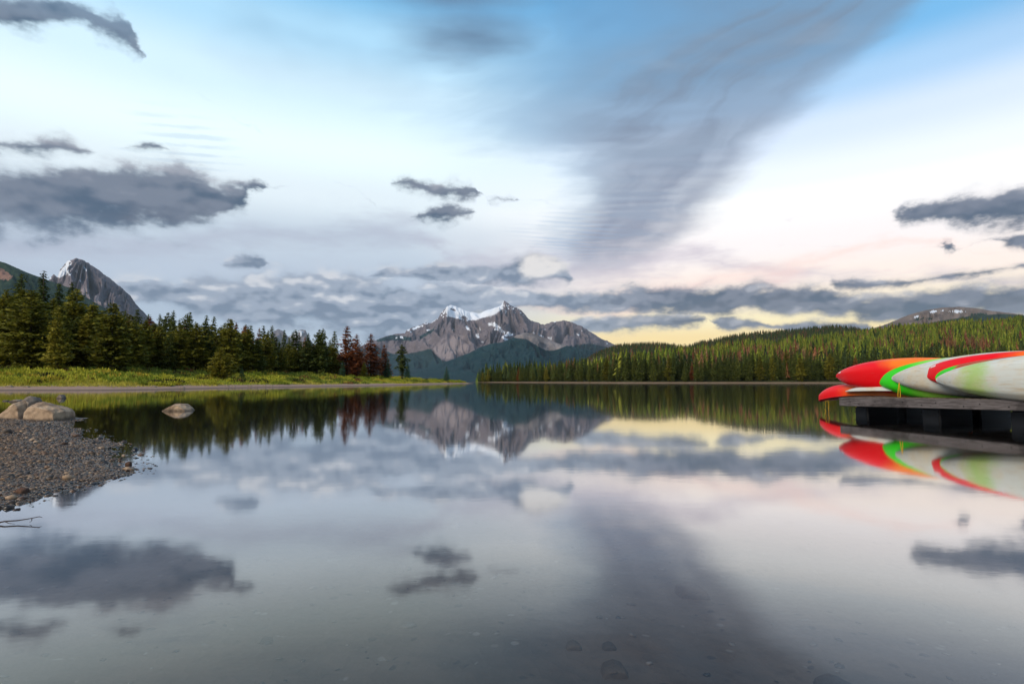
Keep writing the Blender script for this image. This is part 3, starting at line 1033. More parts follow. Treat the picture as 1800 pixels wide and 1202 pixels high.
def crown(seed, rmax, base, power, whorls, per, spr, droop, lift, L, W, irregular=0.25, top_round=0.0, clump=0.5):
    """crown of a conifer one unit tall"""
    r = np.random.default_rng(seed)
    C, A, T, LL = [], [], [], []
    gap = r.uniform(0, 2 * math.pi)
    for w in range(whorls):
        u = (w + r.uniform(-.3, .3)) / (whorls - 1)
        u = min(max(u, 0.0), 1.0)
        z = base + (1 - base) * u ** 0.92
        prof = (1 - u) ** power if not top_round else ((1 - u ** (1 + top_round)) ** power)
        prof = prof * min(1.0, 0.45 + u * 3.0)
        rad = rmax * prof + 0.010
        ring = r.uniform(1 - irregular, 1 + irregular * 0.6)
        nb = max(3, int(per * (0.5 + 0.6 * prof)))
        off = r.uniform(0, 6.28)
        for b in range(nb):
            th = off + b * 6.283 / nb + r.uniform(-.35, .35)
            br = rad * ring * r.uniform(1 - irregular, 1.12) * (1 - 0.25 * irregular * math.cos(th - gap))
            if r.uniform() < irregular * 0.22:
                br *= 0.45
            ns = max(2, int(spr * (0.35 + br / (rmax + 1e-6))))
            tb = r.uniform(0.15, 0.85)
            s = r.uniform(0.15, 1.0, ns) ** 0.75
            s[0] = 1.0
            dz = lift * br * s - droop * br * s ** 2
            px = math.cos(th) * br * s + r.normal(0, 0.010 + 0.05 * br, ns)
            py = math.sin(th) * br * s + r.normal(0, 0.010 + 0.05 * br, ns)
            pz = z + dz + r.normal(0, 0.006 + 0.028 * br * clump, ns)
            C.append(np.stack([px, py, np.minimum(pz, 1.0)], 1))
            ang = th + r.normal(0, 0.75, ns)
            A.append(np.stack([np.cos(ang), np.sin(ang), (lift - 1.4 * droop * s) + r.normal(0, 0.35, ns)], 1))
            # outer sprays are paler, inner ones darker
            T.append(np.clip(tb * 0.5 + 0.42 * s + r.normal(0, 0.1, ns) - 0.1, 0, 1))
            LL.append(L * r.uniform(0.7, 1.3, ns) * (0.30 + 0.80 * prof ** 0.6))
    nt = 10
    zt = np.linspace(0.94, 1.0, nt)
    C.append(np.stack([r.normal(0, 0.004, nt), r.normal(0, 0.004, nt), zt - 0.012], 1))
    A.append(np.stack([r.normal(0, .3, nt), r.normal(0, .3, nt), np.ones(nt)], 1))
    T.append(np.full(nt, 0.6))
    LL.append(np.full(nt, L * 0.42))
    C, A, T, LL = np.concatenate(C), np.concatenate(A), np.concatenate(T), np.concatenate(LL)
    Wd = LL * W
    return sprays(C, A, LL, Wd, T, r)


def crown_mesh(name, *a, mat=None, **k):
    v, f, ti = crown(*a, **k)
    me = np_mesh(name, v, f, smooth=False)
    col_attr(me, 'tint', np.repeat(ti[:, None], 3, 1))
    me.materials.append(mat)
    return me


def trunk_mesh(seed, r0=0.016, lean=0.01):
    r = np.random.default_rng(seed)
    n, k = 7, 9
    V = []
    ox, oy = r.normal(0, lean), r.normal(0, lean)
    for j in range(k):
        u = j / (k - 1)
        rr = r0 * (1 - u) ** 0.8 + 0.0012 + (0.008 * max(0, 0.06 - u) / 0.06)
        for i in range(n):
            a = i * 6.283 / n
            V.append((math.cos(a) * rr + ox * math.sin(u * 3.1), math.sin(a) * rr + oy * math.sin(u * 2.6), -0.03 + 1.01 * u))
    F = [(j * n + i, j * n + (i + 1) % n, (j + 1) * n + (i + 1) % n, (j + 1) * n + i) for j in range(k - 1) for i in range(n)]
    me = np_mesh('trunk', V, np.array(F))
    me.materials.append(BARK)
    return me


TRUNKS = [trunk_mesh(s) for s in (1, 2, 3)]
CR = {
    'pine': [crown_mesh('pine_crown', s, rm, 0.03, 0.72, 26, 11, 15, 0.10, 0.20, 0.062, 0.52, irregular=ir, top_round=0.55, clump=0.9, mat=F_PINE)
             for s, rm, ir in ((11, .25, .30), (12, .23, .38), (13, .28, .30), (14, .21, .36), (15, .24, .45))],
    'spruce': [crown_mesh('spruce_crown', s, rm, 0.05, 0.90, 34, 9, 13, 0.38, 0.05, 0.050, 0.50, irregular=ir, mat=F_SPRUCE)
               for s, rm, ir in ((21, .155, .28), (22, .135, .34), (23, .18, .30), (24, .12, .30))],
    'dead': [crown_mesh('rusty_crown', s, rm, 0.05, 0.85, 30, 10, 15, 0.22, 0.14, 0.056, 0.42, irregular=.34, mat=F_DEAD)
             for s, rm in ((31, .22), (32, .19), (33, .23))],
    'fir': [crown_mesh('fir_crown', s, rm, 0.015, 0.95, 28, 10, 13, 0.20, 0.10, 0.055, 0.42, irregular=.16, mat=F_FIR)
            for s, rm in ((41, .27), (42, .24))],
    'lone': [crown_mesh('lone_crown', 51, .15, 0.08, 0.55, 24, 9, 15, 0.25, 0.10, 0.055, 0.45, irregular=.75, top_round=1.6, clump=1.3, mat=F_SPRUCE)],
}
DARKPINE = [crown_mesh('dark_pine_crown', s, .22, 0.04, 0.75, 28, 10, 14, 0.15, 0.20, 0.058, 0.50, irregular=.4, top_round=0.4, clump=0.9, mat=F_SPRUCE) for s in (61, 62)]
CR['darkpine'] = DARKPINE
NAMES = {'pine': 'pine_tree', 'spruce': 'spruce_tree', 'dead': 'rusty_conifer', 'fir': 'young_fir', 'lone': 'spruce_tree', 'darkpine': 'pine_tree'}
tree_count = [0]


def tree(kind, loc, h, wide=1.0, label=None, group=None, variant=None):
    tree_count[0] += 1
    i = tree_count[0]
    root = bpy.data.objects.new(NAMES[kind], None)
    root.empty_display_size = 0.3
    scene.collection.objects.link(root)
    root.location = loc
    rz = random.uniform(0, 6.28)
    root.rotation_euler = (random.gauss(0, 0.018), random.gauss(0, 0.018), rz)
    root.scale = (h * wide, h * wide, h)
    root['label'] = label
    root['category'] = 'tree'
    if group:
        root['group'] = group
    v = CR[kind][(variant if variant is not None else random.randrange(99)) % len(CR[kind])]
    link('trunk', TRUNKS[i % 3], parent=root)
    link('crown', v, parent=root)
    return root


def left_ground(x, y):
    z, _ = shore_height(np.array([x]), np.array([y]))
    return float(z[0])


def left_tree(kind, px, top, d, wide=1.0, label=None, group=None, variant=None):
    X = (px - 900) / FOC * d
    z = left_ground(X, d)
    ztop = CAM_H + d * (670 - top) / FOC
    h = max(1.2, ztop - z)
    return tree(kind, (X, d, z - 0.05), h, wide, label, group, variant)


G_LEFT = 'conifers of the left shore'
SPECIAL = [
    ('spruce', 25, 479, 96, 1.25, 'tall dark spruce rising above the wood at the far left edge', 0),
    ('spruce', 68, 474, 97, 1.05, 'tallest pointed spruce in front of the wooded ridge on the left', 1),
    ('spruce', 97, 497, 100, 1.2, 'dark narrow spruce just below the pyramid-shaped mountain, left of its neighbour', 2),
    ('spruce', 119, 494, 98, 1.1, 'dark spruce directly below the summit of the pyramid-shaped mountain', 0),
    ('pine', 3, 508, 76, 1.0, 'bushy green pine cut by the left edge of the picture', 1),
    ('pine', 56, 509, 73, 1.15, 'broad dark bushy pine standing foremost in the left wood', 2),
    ('pine', 102, 545, 71, 0.85, 'small light green pine in front of the dark spruces on the left', 3),
    ('pine', 132, 507, 84, 0.95, 'tall green pine to the right of the pyramid-mountain spruces', 0),
    ('pine', 157, 531, 82, 1.0, 'green pine in front of the right flank of the pyramid mountain', 3),
    ('pine', 197, 532, 77, 1.22, 'very broad bushy pine at the edge of the meadow below the pyramid mountain', 0),
    ('dead', 262, 556, 118, 1.2, 'rusty brown conifer top just right of the pyramid mountain', 0),
    ('spruce', 301, 545, 112, 1.0, 'slim tall spruce top standing clear above the middle of the left wood', 1),
    ('darkpine', 326, 551, 100, 1.1, 'dark ragged pine in the middle of the left wood', 0),
    ('pine', 389, 612, 84, 1.5, 'low round young pine at the foot of the left wood', 2),
    ('pine', 402, 560, 101, 1.05, 'bright green layered pine above the low round young pine', 0),
    ('dead', 428, 572, 118, 1.1, 'rusty conifer between green pines in the middle of the wood', 1),
    ('dead', 436, 580, 112, 1.0, 'smaller rust-coloured conifer beside another in the middle of the wood', 2),
    ('fir', 426, 644, 92, 1.1, 'little blue-green fir at the meadow edge under the pines', 0),
    ('spruce', 541, 585, 139, 1.1, 'dark spruce left of the twin-topped tree near the end of the wood', 0),
    ('darkpine', 559, 579, 131, 1.05, 'left of two close dark tops near the end of the wood', 1),
    ('darkpine', 565, 577, 134, 0.9, 'right of two close dark tops near the end of the wood', 0),
    ('spruce', 586, 582, 146, 1.35, 'open dark green conifer left of the tall red one', 2),
    ('dead', 611, 573, 142, 1.45, 'tallest rust-red conifer near the end of the left wood', 0),
    ('dead', 628, 587, 141, 1.4, 'orange-brown conifer leaning against the tallest red one', 1),
    ('dead', 653, 586, 150, 1.5, 'dense dark red conifer with the snowy mountain behind it', 2),
    ('dead', 676, 605, 154, 1.3, 'small narrow red conifer at the right end of the wood', 1),
    ('fir', 602, 634, 130, 1.0, 'young blue-green fir in front of the red conifers', 1),
    ('fir', 681, 630, 152, 0.85, 'dark green fir at the foot of the small red conifer', 0),
    ('pine', 640, 636, 140, 1.1, 'low green pine between the red conifers', 3),
    ('lone', 707, 605, 165, 1.1, 'ragged lone conifer standing apart on the grassy point', 0),
    ('fir', 716, 634, 165, 0.85, 'dark young fir leaning on the ragged lone conifer', 1),
    ('fir', 785, 643, 188, 0.95, 'small solitary fir near the tip of the grassy point', 0),
]
for k, px, top, d, w, lb, va in SPECIAL:
    left_tree(k, px, top, d, w, lb, G_LEFT, va)

FRONT_D = [(-80, 74), (0, 76), (100, 77), (200, 82), (300, 92), (400, 102), (450, 110), (500, 121), (550, 131), (600, 141), (700, 160)]
SKYLINE = [(-90, 470), (0, 500), (50, 500), (100, 515), (140, 525), (190, 535), (230, 547), (270, 553), (310, 549), (350, 553), (400, 558), (440, 565), (480, 576), (520, 582), (560, 588), (600, 606), (640, 622), (668, 640)]
ORDS = ('first', 'second', 'third', 'fourth', 'fifth', 'sixth', 'seventh', 'eighth', 'ninth', 'tenth', 'eleventh', 'twelfth')
seen_count = {}


def ordinal(i, text, order=None):
    k = order[i] if order else i
    return (ORDS[k] if k < 12 else 'another') + ' ' + text


def nth(kind, zone, text):
    k = seen_count.get((kind, zone), 0)
    seen_count[(kind, zone)] = k + 1
    return ordinal(k, text + ', ' + zone)


def where_left(px):
    for lim, ph in ((90, 'at the left edge'), (255, 'below the pyramid mountain'), (390, 'right of the pyramid mountain'), (500, 'left of the far blue peaks')):
        if px < lim:
            return ph
    return 'left of the red conifers'


# front rows of bushy pines
px = -70.0
while px < 600:
    d = ip(px, FRONT_D) + random.uniform(1, 9)
    top = ip(px, SKYLINE) + random.uniform(6, 40)
    k = 'pine' if random.random() < 0.8 else 'darkpine'
    if px > 480 and random.random() < 0.5:
        k = 'darkpine'
    w_ = where_left(px)
    left_tree(k, px, top, d, random.uniform(1.05, 1.4), nth('fp', w_, 'bushy pine from left in the wood front'), G_LEFT + ', front rows, ' + w_)
    px += random.uniform(10, 17) * (100 / d) ** 0.6
# spruce tops of the rows behind
px = -80.0
while px < 590:
    d = ip(px, FRONT_D) + random.uniform(16, 42)
    top = ip(px, SKYLINE) + random.choice((-4, 0, 3, 8, 14, 20)) + random.uniform(-2, 4)
    q = random.random()
    if px < 180:
        top += 14
    if q < 0.09 and px > 200:
        left_tree('dead', px, top + 8, d, 0.9, nth('rb', where_left(px), 'rust-brown conifer top from left in the back rows'), G_LEFT + ', rusty back rows')
    else:
        w_ = where_left(px)
        left_tree('spruce' if q < 0.85 else 'darkpine', px, top, d, random.uniform(1.0, 1.35), 'slim dark spruce top behind the front pines, ' + w_, G_LEFT + ', back rows, ' + w_)
    px += random.uniform(7, 12)

# the far right shore: the front row stands singly, the hillside behind it is one mass
def where_right(px):
    for lim, ph in ((1000, 'below the snowy mountain'), (1150, 'below its right flank'), (1300, 'below the yellow sky'), (1460, 'left of the boats')):
        if px < lim:
            return ph
    return 'behind the boats'


px = 846.0
while px < 1800:
    d = ip(px, R_SHORE) + random.uniform(5, 13)
    z = float(hill_ground(np.array([px]), np.array([d]))[0])
    h = random.uniform(10.0, 14.5) * ip(px, [(846, 0.75), (950, 0.92), (1100, 1.0), (1400, 1.06), (1800, 1.15)])
    q = random.random()
    X = (px - 900) / FOC * d
    if q < 0.88:
        tree('spruce', (X, d, z - 0.1), h, random.uniform(0.85, 1.1), 'dark slender spruce in the front row of the right shore, ' + where_right(px), 'right shore spruces, ' + where_right(px))
    elif q < 0.965:
        tree('pine', (X, d, z - 0.1), h * 0.95, random.uniform(0.7, 0.9), nth('rp', where_right(px), 'light green pine from left, front row of right shore'), 'right shore pines, ' + where_right(px))
    else:
        tree('dead', (X, d, z - 0.1), h * 0.85, 0.8, nth('rr', where_right(px), 'rusty conifer from left, front row of right shore'), 'right shore rusty conifers, ' + where_right(px))
    px += random.uniform(4.5, 8.5) * (260 / d)


# ------------------------------------------------------------------ the wooded hillside, thousands of small trees
def small_tree(seed, n_tier, rm, spikes):
    """ragged little conifer, one unit tall"""
    r = np.random.default_rng(seed)
    V, F, T = [], [], []
    for j in range(n_tier):
        u = j / (n_tier - 1)
        zt = 0.26 + 0.74 * u
        rad = rm * (1 - u) ** 0.85 + 0.012
        top = min(1.0, zt + 0.16 * (1 - u) + 0.03)
        off = r.uniform(0, 6.28)
        for s in range(spikes):
            a = off + s * 6.283 / spikes
            rr = rad * r.uniform(0.65, 1.2)
            dz = r.uniform(-0.06, 0.03)
            b = len(V)
            w = 6.283 / spikes * 0.62
            V += [(math.cos(a) * rr, math.sin(a) * rr, zt - 0.09 + dz), (math.cos(a + w) * rr * .55, math.sin(a + w) * rr * .55, zt - 0.01 + dz), (0, 0, top), (math.cos(a - w) * rr * .55, math.sin(a - w) * rr * .55, zt - 0.01 + dz)]
            F += [(b, b + 1, b + 2), (b, b + 2, b + 3)]
            ti = r.uniform(0.25, 1.0)
            T += [ti, ti * 0.7, ti * 0.8, ti * 0.7]
    V += [(0.012, 0, -0.05), (-0.007, 0.011, -0.05), (-0.007, -0.011, -0.05), (0, 0, 0.6)]
    b = len(V) - 4
    F += [(b, b + 1, b + 3), (b + 1, b + 2, b + 3), (b + 2, b, b + 3)]
    T += [0.1] * 4
    return np.array(V), np.array(F), np.array(T)


def forest_material():
    m, t, out = new_mat('hillside_needles')
    col = attr(t, 'leaf')
    p = t.nodes.new('ShaderNodeBsdfPrincipled')
    put(t, p.inputs['Base Color'], col)
    p.inputs['Roughness'].default_value = 0.8
    p.inputs['Specular IOR Level'].default_value = 0.1
    tr = t.nodes.new('ShaderNodeBsdfTranslucent')
    put(t, tr.inputs['Color'], col)
    mx = t.nodes.new('ShaderNodeMixShader')
    mx.inputs[0].default_value = 0.22
    t.links.new(p.outputs[0], mx.inputs[1])
    t.links.new(tr.outputs[0], mx.inputs[2])
    t.links.new(mx.outputs[0], out.inputs['Surface'])
    return m


FORESTM = forest_material()


def plant_forest(name, X, D, H, hue, protos, label):
    """hue: per-tree (n,3) leaf colour"""
    n = len(X)
    r = np.random.default_rng(5)
    z = hill_ground(X, D)
    wx = (X - 900) / FOC * D
    VV, FF, CC, base = [], [], [], 0
    pick = r.integers(0, len(protos), n)
    for k, (v, f, ti) in enumerate(protos):
        idx = np.where(pick == k)[0]
        if not len(idx):
            continue
        m = len(idx)
        a = r.uniform(0, 6.28, m)
        c, s = np.cos(a)[:, None], np.sin(a)[:, None]
        hh = H[idx][:, None]
        ww = hh * r.uniform(0.85, 1.2, m)[:, None]
        x = (v[None, :, 0] * c - v[None, :, 1] * s) * ww + wx[idx][:, None]
        y = (v[None, :, 0] * s + v[None, :, 1] * c) * ww + D[idx][:, None]
        zz = v[None, :, 2] * hh + z[idx][:, None]
        VV.append(np.stack([x, y, zz], -1).reshape(-1, 3))
        FF.append((f[None] + (base + np.arange(m)[:, None, None] * len(v))).reshape(-1, 3))
        base += m * len(v)
        CC.append((hue[idx][:, None, :] * (0.30 + 1.15 * ti[None, :, None])).reshape(-1, 3))
    me = np_mesh(name, np.concatenate(VV), np.concatenate(FF), smooth=False)
    col_attr(me, 'leaf', np.concatenate(CC))
    link(name, me, FORESTM, label=label, cat='forest', kind='stuff')


PROTO = [small_tree(s, 6, rm, 6) for s, rm in ((1, .17), (2, .20), (3, .15), (4, .23))]
PROTO_FAR = [small_tree(s, 5, rm, 5) for s, rm in ((5, .16), (6, .19), (7, .14))]
GREEN = np.array([(0.125, 0.160, 0.020), (0.155, 0.185, 0.024), (0.090, 0.130, 0.022), (0.185, 0.190, 0.028)])
DARKG = np.array([(0.028, 0.046, 0.018), (0.036, 0.055, 0.018), (0.045, 0.065, 0.022)])
RUST = np.array([(0.22, 0.095, 0.045), (0.24, 0.12, 0.06), (0.17, 0.075, 0.038), (0.20, 0.13, 0.06)])


def near_forest():
    X, D = [], []
    r = np.random.default_rng(9)
    n = 30000
    x = r.uniform(838, 1860, n)
    u = r.uniform(0, 1, n)
    ds, d1 = ip(x, R_SHORE), ip(x, R_DIST1)
    d = ds + 10 + (d1 + 60 - ds - 10) * u
    # keep about one tree for every 21 square metres of hillside
    area = (d / FOC) * (1022) * (d1 + 50 - ds) / n
    keep = r.uniform(0, 1, n) < np.clip(area / 21.0, 0, 1)
    x, d, u = x[keep], d[keep], u[keep]
    n = len(x)
    h = r.uniform(6.5, 15.5, n) * (0.9 + 0.3 * vnoise(x * 0.03, d * 0.02, 3))
    belt = vnoise(x * 0.018, d * 0.012, 8) + 0.5 * vnoise(x * 0.06, d * 0.03, 12)
    rusty = 0.06 + 1.1 * np.clip(belt - 0.05, 0, 0.8) * np.exp(-((u - 0.22) / 0.22) ** 2) * np.clip((x - 1000) / 200, 0.35, 1.0)
    rusty += 0.10 * np.clip(belt, 0, 1)
    q = r.uniform(0, 1, n)
    hue = GREEN[r.integers(0, 4, n)] * r.uniform(0.7, 1.6, (n, 1))
    dk = q > 0.90 - 0.5 * np.exp(-((u - 0.04) / 0.12) ** 2) - 0.4 * np.clip((1060 - x) / 200, 0, 1)
    hue[dk] = DARKG[r.integers(0, 3, dk.sum())] * r.uniform(0.8, 1.3, (dk.sum(), 1))
    rs = q < rusty
    hue[rs] = RUST[r.integers(0, 4, rs.sum())] * r.uniform(0.75, 1.2, (rs.sum(), 1))
    print('near forest', n)
    plant_forest('hillside_forest', x, d, h, hue, PROTO, 'green and rust forest covering the hillside beyond the right shore')


def ridge_forest():
    r = np.random.default_rng(19)
    n = 5200
    x = r.uniform(1000, 1640, n)
    d = R_DIST2 - 560 * r.uniform(0, 1, n) ** 1.25 + 40
    ok = d > ip(x, R_DIST1) + 100
    x, d = x[ok], d[ok]
    n = len(x)
    h = r.uniform(8, 13, n)
    hue = DARKG[r.integers(0, 3, n)] * r.uniform(0.8, 1.5, (n, 1)) * np.array([[1.1, 1.0, 1.0]])
    rs = r.uniform(0, 1, n) < 0.10 + 0.25 * np.clip(vnoise(x * 0.02, d * 0.01, 5), 0, 1)
    hue[rs] = RUST[r.integers(0, 4, rs.sum())] * 0.7
    plant_forest('ridge_forest', x, d, h, hue, PROTO_FAR, 'darker forest on the low ridge behind the right hillside')


near_forest()
ridge_forest()


def snags():
    """bare grey trunks left standing by a fire, too thin to tell apart"""
    r = np.random.default_rng(29)
    n = 560
    x = np.clip(r.normal(1030, 45, n), 915, 1110)
    b = r.uniform(0.05, 0.6, n)
    d1 = ip(x, R_DIST1)
    d = d1 + (R_DIST2 - d1) * b
    z = hill_ground(x, d)
    h = r.uniform(10, 18, n)
    X = (x - 900) / FOC * d
    V, F = [], []
    for i in range(n):
        k = len(V)
        w = 0.16 * d[i] / 700
        lx = r.normal(0, 0.25)
        V += [(X[i] - w, d[i], z[i] - 1), (X[i] + w, d[i], z[i] - 1), (X[i], d[i] + w, z[i] - 1), (X[i] + lx, d[i], z[i] + h[i])]
        F += [(k, k + 1, k + 3), (k + 1, k + 2, k + 3), (k + 2, k, k + 3)]
        for j in range(4):
            k = len(V)
            u = r.uniform(0.35, 0.9)
            a = r.choice((-1, 1)) * r.uniform(0.5, 1.1)
            V += [(X[i] + lx * u, d[i], z[i] + h[i] * u), (X[i] + lx * u, d[i], z[i] + h[i] * u + w * 0.8), (X[i] + a, d[i] + r.uniform(-1, 1), z[i] + h[i] * u - 0.3)]
            F += [(k, k + 1, k + 2)]
    m, t, out = new_mat('weathered_grey_snags')
    P = position(t)
    principled(t, out, mixc(t, noise(t, P, 0.4, 3), c4(0.16, 0.15, 0.145), c4(0.36, 0.34, 0.33)), 0.95, 0.1)
    link('burnt_snags', np_mesh('burnt_snags', np.array(V), np.array(F), False), m, label='thin grey dead trunks standing on the slope below the snowy mountain', cat='dead trees', kind='stuff')


snags()


# ------------------------------------------------------------------ low growth of the left meadow
def meadow():
    r = np.random.default_rng(39)
    C, A, L, W, T, K = [], [], [], [], [], []
    n = 0
    tries = 0
    while n < 1150 and tries < 9000:
        tries += 1
        px = r.uniform(-60, 850)
        d0 = ip(px, [(-60, 55), (0, 54), (200, 54), (210, 54), (330, 62), (450, 77), (560, 92), (700, 120), (833, 212), (850, 214)])
        d = d0 + 4 + r.uniform(0, 1) ** 0.8 * ip(px, [(-60, 30), (300, 38), (600, 55), (700, 60), (833, 8), (850, 3)])
        x = (px - 900) / FOC * d
        z, sd = shore_height(np.array([x]), np.array([d]))
        z, sd = float(z[0]), float(sd[0])
        if sd < 3.4 or sd > 30:
            continue
        n += 1
        patch = float(fbm(np.array([x * 0.09]), np.array([d * 0.09]), 2, 55)[0])
        R0 = r.uniform(0.5, 1.5) * (1.0 if sd > 5 else 0.8)
        H0 = R0 * r.uniform(0.35, 0.75)
        if sd < 6 and patch < 0.1:
            H0 *= 0.6
        m = int(34 + 30 * R0)
        th, ph = r.uniform(0, 6.283, m), np.arccos(r.uniform(0.0, 1, m))
        rr = r.uniform(0.7, 1.0, m)
        nx, ny, nz_ = np.sin(ph) * np.cos(th), np.sin(ph) * np.sin(th), np.cos(ph)
        C.append(np.stack([x + nx * R0 * rr, d + ny * R0 * rr, z + nz_ * H0 * rr + 0.05], 1))
        A.append(np.stack([nx * 0.5 + r.normal(0, .3, m), ny * 0.5 + r.normal(0, .3, m), nz_ + 0.4 + r.normal(0, .3, m)], 1))
        L.append(r.uniform(0.22, 0.48, m))
        W.append(r.uniform(0.10, 0.22, m))
        if patch > 0.35:
            base = np.array((0.20, 0.245, 0.028))
        elif patch > -0.25:
            base = np.array((0.38, 0.37, 0.04))
        else:
            base = np.array((0.14, 0.18, 0.03))
        q = r.uniform()
        if q < 0.10:
            base = np.array((0.40, 0.30, 0.04))
        elif q < 0.16:
            base = np.array((0.055, 0.05, 0.02))
        elif q < 0.19:
            base = np.array((0.20, 0.10, 0.035))
        K.append(base[None] * (0.55 + 0.75 * (nz_ * rr)[:, None]) * 0 + base[None] * r.uniform(0.7, 1.25, (m, 1)))
    C, A, L, W, K = [np.concatenate(q) for q in (C, A, L, W, K)]
    v, f, _ = sprays(C, A, L, W, np.zeros(len(C)), r)
    me = np_mesh('meadow_shrubs', v, f, False)
    col_attr(me, 'leaf', np.repeat(K, 4, 0))
    link('meadow_shrubs', me, FORESTM, label='low yellow-green willow scrub and herbs covering the left meadow', cat='shrubs', kind='stuff')
    # grass
    n = 52000
    px = r.uniform(-70, 850, n)
    d0 = ip(px, [(-60, 55), (0, 54), (200, 54), (210, 54), (330, 62), (450, 77), (560, 92), (700, 120), (833, 212), (850, 214)])
    d = d0 + 2.5 + r.uniform(0, 1, n) ** 1.1 * ip(px, [(-60, 26), (300, 34), (600, 50), (700, 60), (833, 9), (850, 3)])
    x = (px - 900) / FOC * d
    z, sd = shore_height(x, d)
    pn = fbm(x * 0.25, d * 0.25, 2, 66)
    ok = (sd > 2.9 + 0.9 * pn) & (sd < 30)
    x, d, z, pn, sd = x[ok], d[ok], z[ok], pn[ok], sd[ok]
    n = len(x)
    h = r.uniform(0.18, 0.45, n) * np.clip((sd - 2) / 3, 0.35, 1)
    a = r.uniform(0, 6.28, n)
    w = r.uniform(0.03, 0.07, n) * d / 80
    lx, ly = r.normal(0, .12, n), r.normal(0, .12, n)
    p0 = np.stack([x - np.cos(a) * w, d - np.sin(a) * w, z], 1)
    p1 = np.stack([x + np.cos(a) * w, d + np.sin(a) * w, z], 1)
    p2 = np.stack([x + lx, d + ly, z + h], 1)
    v = np.stack([p0, p1, p2], 1).reshape(-1, 3)
    f = np.arange(3 * n).reshape(-1, 3)
    base = np.where((pn > 0.1)[:, None], np.array([[0.29, 0.32, 0.038]]), np.array([[0.44, 0.38, 0.06]])) * r.uniform(0.7, 1.25, (n, 1))
    me = np_mesh('meadow_grass', v, f, False)
    col_attr(me, 'leaf', np.repeat(base, 3, 0))
    link('meadow_grass', me, FORESTM, label='yellow-green grass along the sandy edge of the left shore', cat='grass', kind='stuff')


meadow()

# ------------------------------------------------------------------ stones
def stone_material(name, a, b, c, sc=6.0):
    m, t, out = new_mat(name)
    P = texco(t)
    n1 = noise(t, P, sc * 0.6, 5, 0.6)
    n2 = noise(t, P, sc * 4, 5, 0.65)
    lich = step(t, noise(t, P, sc * 1.4, 4, 0.6), 0.58, 0.68)
    col = mixc(t, step(t, n1, 0.35, 0.65), a, b)
    col = mixc(t, lich * 0.6, col, c)
    col = mixc(t, step(t, n2, 0.55, 0.72) * 0.45, col, a)
    # damp foot near the lake
    z = separate(t, position(t))[2]
    col = mixc(t, step(t, z + (n1 - 0.5) * 0.06, 0.09, 0.02) * 0.65, col, c4(0.03, 0.026, 0.022))
    principled(t, out, col, 0.85, 0.25, n2 * 0.5 + n1 * 0.5, 0.55, 0.03)
    return m


TAN = stone_material('tan_sandstone', c4(0.19, 0.130, 0.085), c4(0.44, 0.315, 0.21), c4(0.55, 0.42, 0.29))
GREYST = stone_material('grey_stone', c4(0.12, 0.095, 0.075), c4(0.25, 0.195, 0.15), c4(0.35, 0.29, 0.23))
REDST = stone_material('rusty_stone', c4(0.10, 0.045, 0.025), c4(0.21, 0.10, 0.06), c4(0.25, 0.15, 0.10), 20)


def hull_rock(name, pts, seed, mat, rough=0.02, cuts=3, bev=0.05):
    """a boulder from the hull of its corner points, edges worn round"""
    bm = bmesh.new()
    for p in pts:
        bm.verts.new(p)
    r = bmesh.ops.convex_hull(bm, input=bm.verts)
    bmesh.ops.delete(bm, geom=[g for g in r['geom_interior'] if isinstance(g, bmesh.types.BMVert)], context='VERTS')
    bmesh.ops.bevel(bm, geom=list(bm.edges), offset=bev, segments=2, affect='EDGES', profile=0.6, clamp_overlap=True)
    bmesh.ops.triangulate(bm, faces=bm.faces)
    for _ in range(cuts):
        long = [e for e in bm.edges if e.calc_length() > max(bev * 0.55, 0.014)]
        if long:
            bmesh.ops.subdivide_edges(bm, edges=long, cuts=1, use_grid_fill=True)
            bmesh.ops.triangulate(bm, faces=[f for f in bm.faces if len(f.verts) > 3])
    bm.normal_update()
    for vtx in bm.verts:
        p = vtx.co * (0.045 / rough)
        n = mnoise.noise(p * 1.5 + Vector((seed, 0, 0))) + 0.6 * (0.5 - abs(mnoise.noise(p * 3.2 + Vector((0, seed, 0))))) + 0.3 * mnoise.noise(p * 7 + Vector((0, 0, seed)))
        vtx.co += vtx.normal * n * rough
    bmesh.ops.recalc_face_normals(bm, faces=bm.faces)
    me = bpy.data.meshes.new(name)
    bm.to_mesh(me)
    bm.free()
    me.polygons.foreach_set('use_smooth', np.full(len(me.polygons), cuts < 4, bool))
    me.materials.append(mat)
    return me


def rock_at(px, y, d, me, name, label, group=None, sink=0.0):
    p = at(px, y, d)
    return link(name, me, label=label, cat='boulder' if 'boulder' in name else 'stone', group=group, loc=(p.x, p.y, p.z - sink))


def extr(sil, depth, back=0.75, taper=0.12):
    """corner points from a front silhouette (x,z): front, bulging middle and smaller back"""
    out = []
    cx = sum(p[0] for p in sil) / len(sil)
    for x, z in sil:
        out.append((cx + (x - cx) * 0.86, -depth * 0.5, z * 0.78))
        out.append((x, -depth * 0.1, z))
        out.append((cx + (x - cx) * back, depth * 0.5, z * (1 - taper)))
    return out


G_ROCK = 'boulders at the tip of the gravel spit'
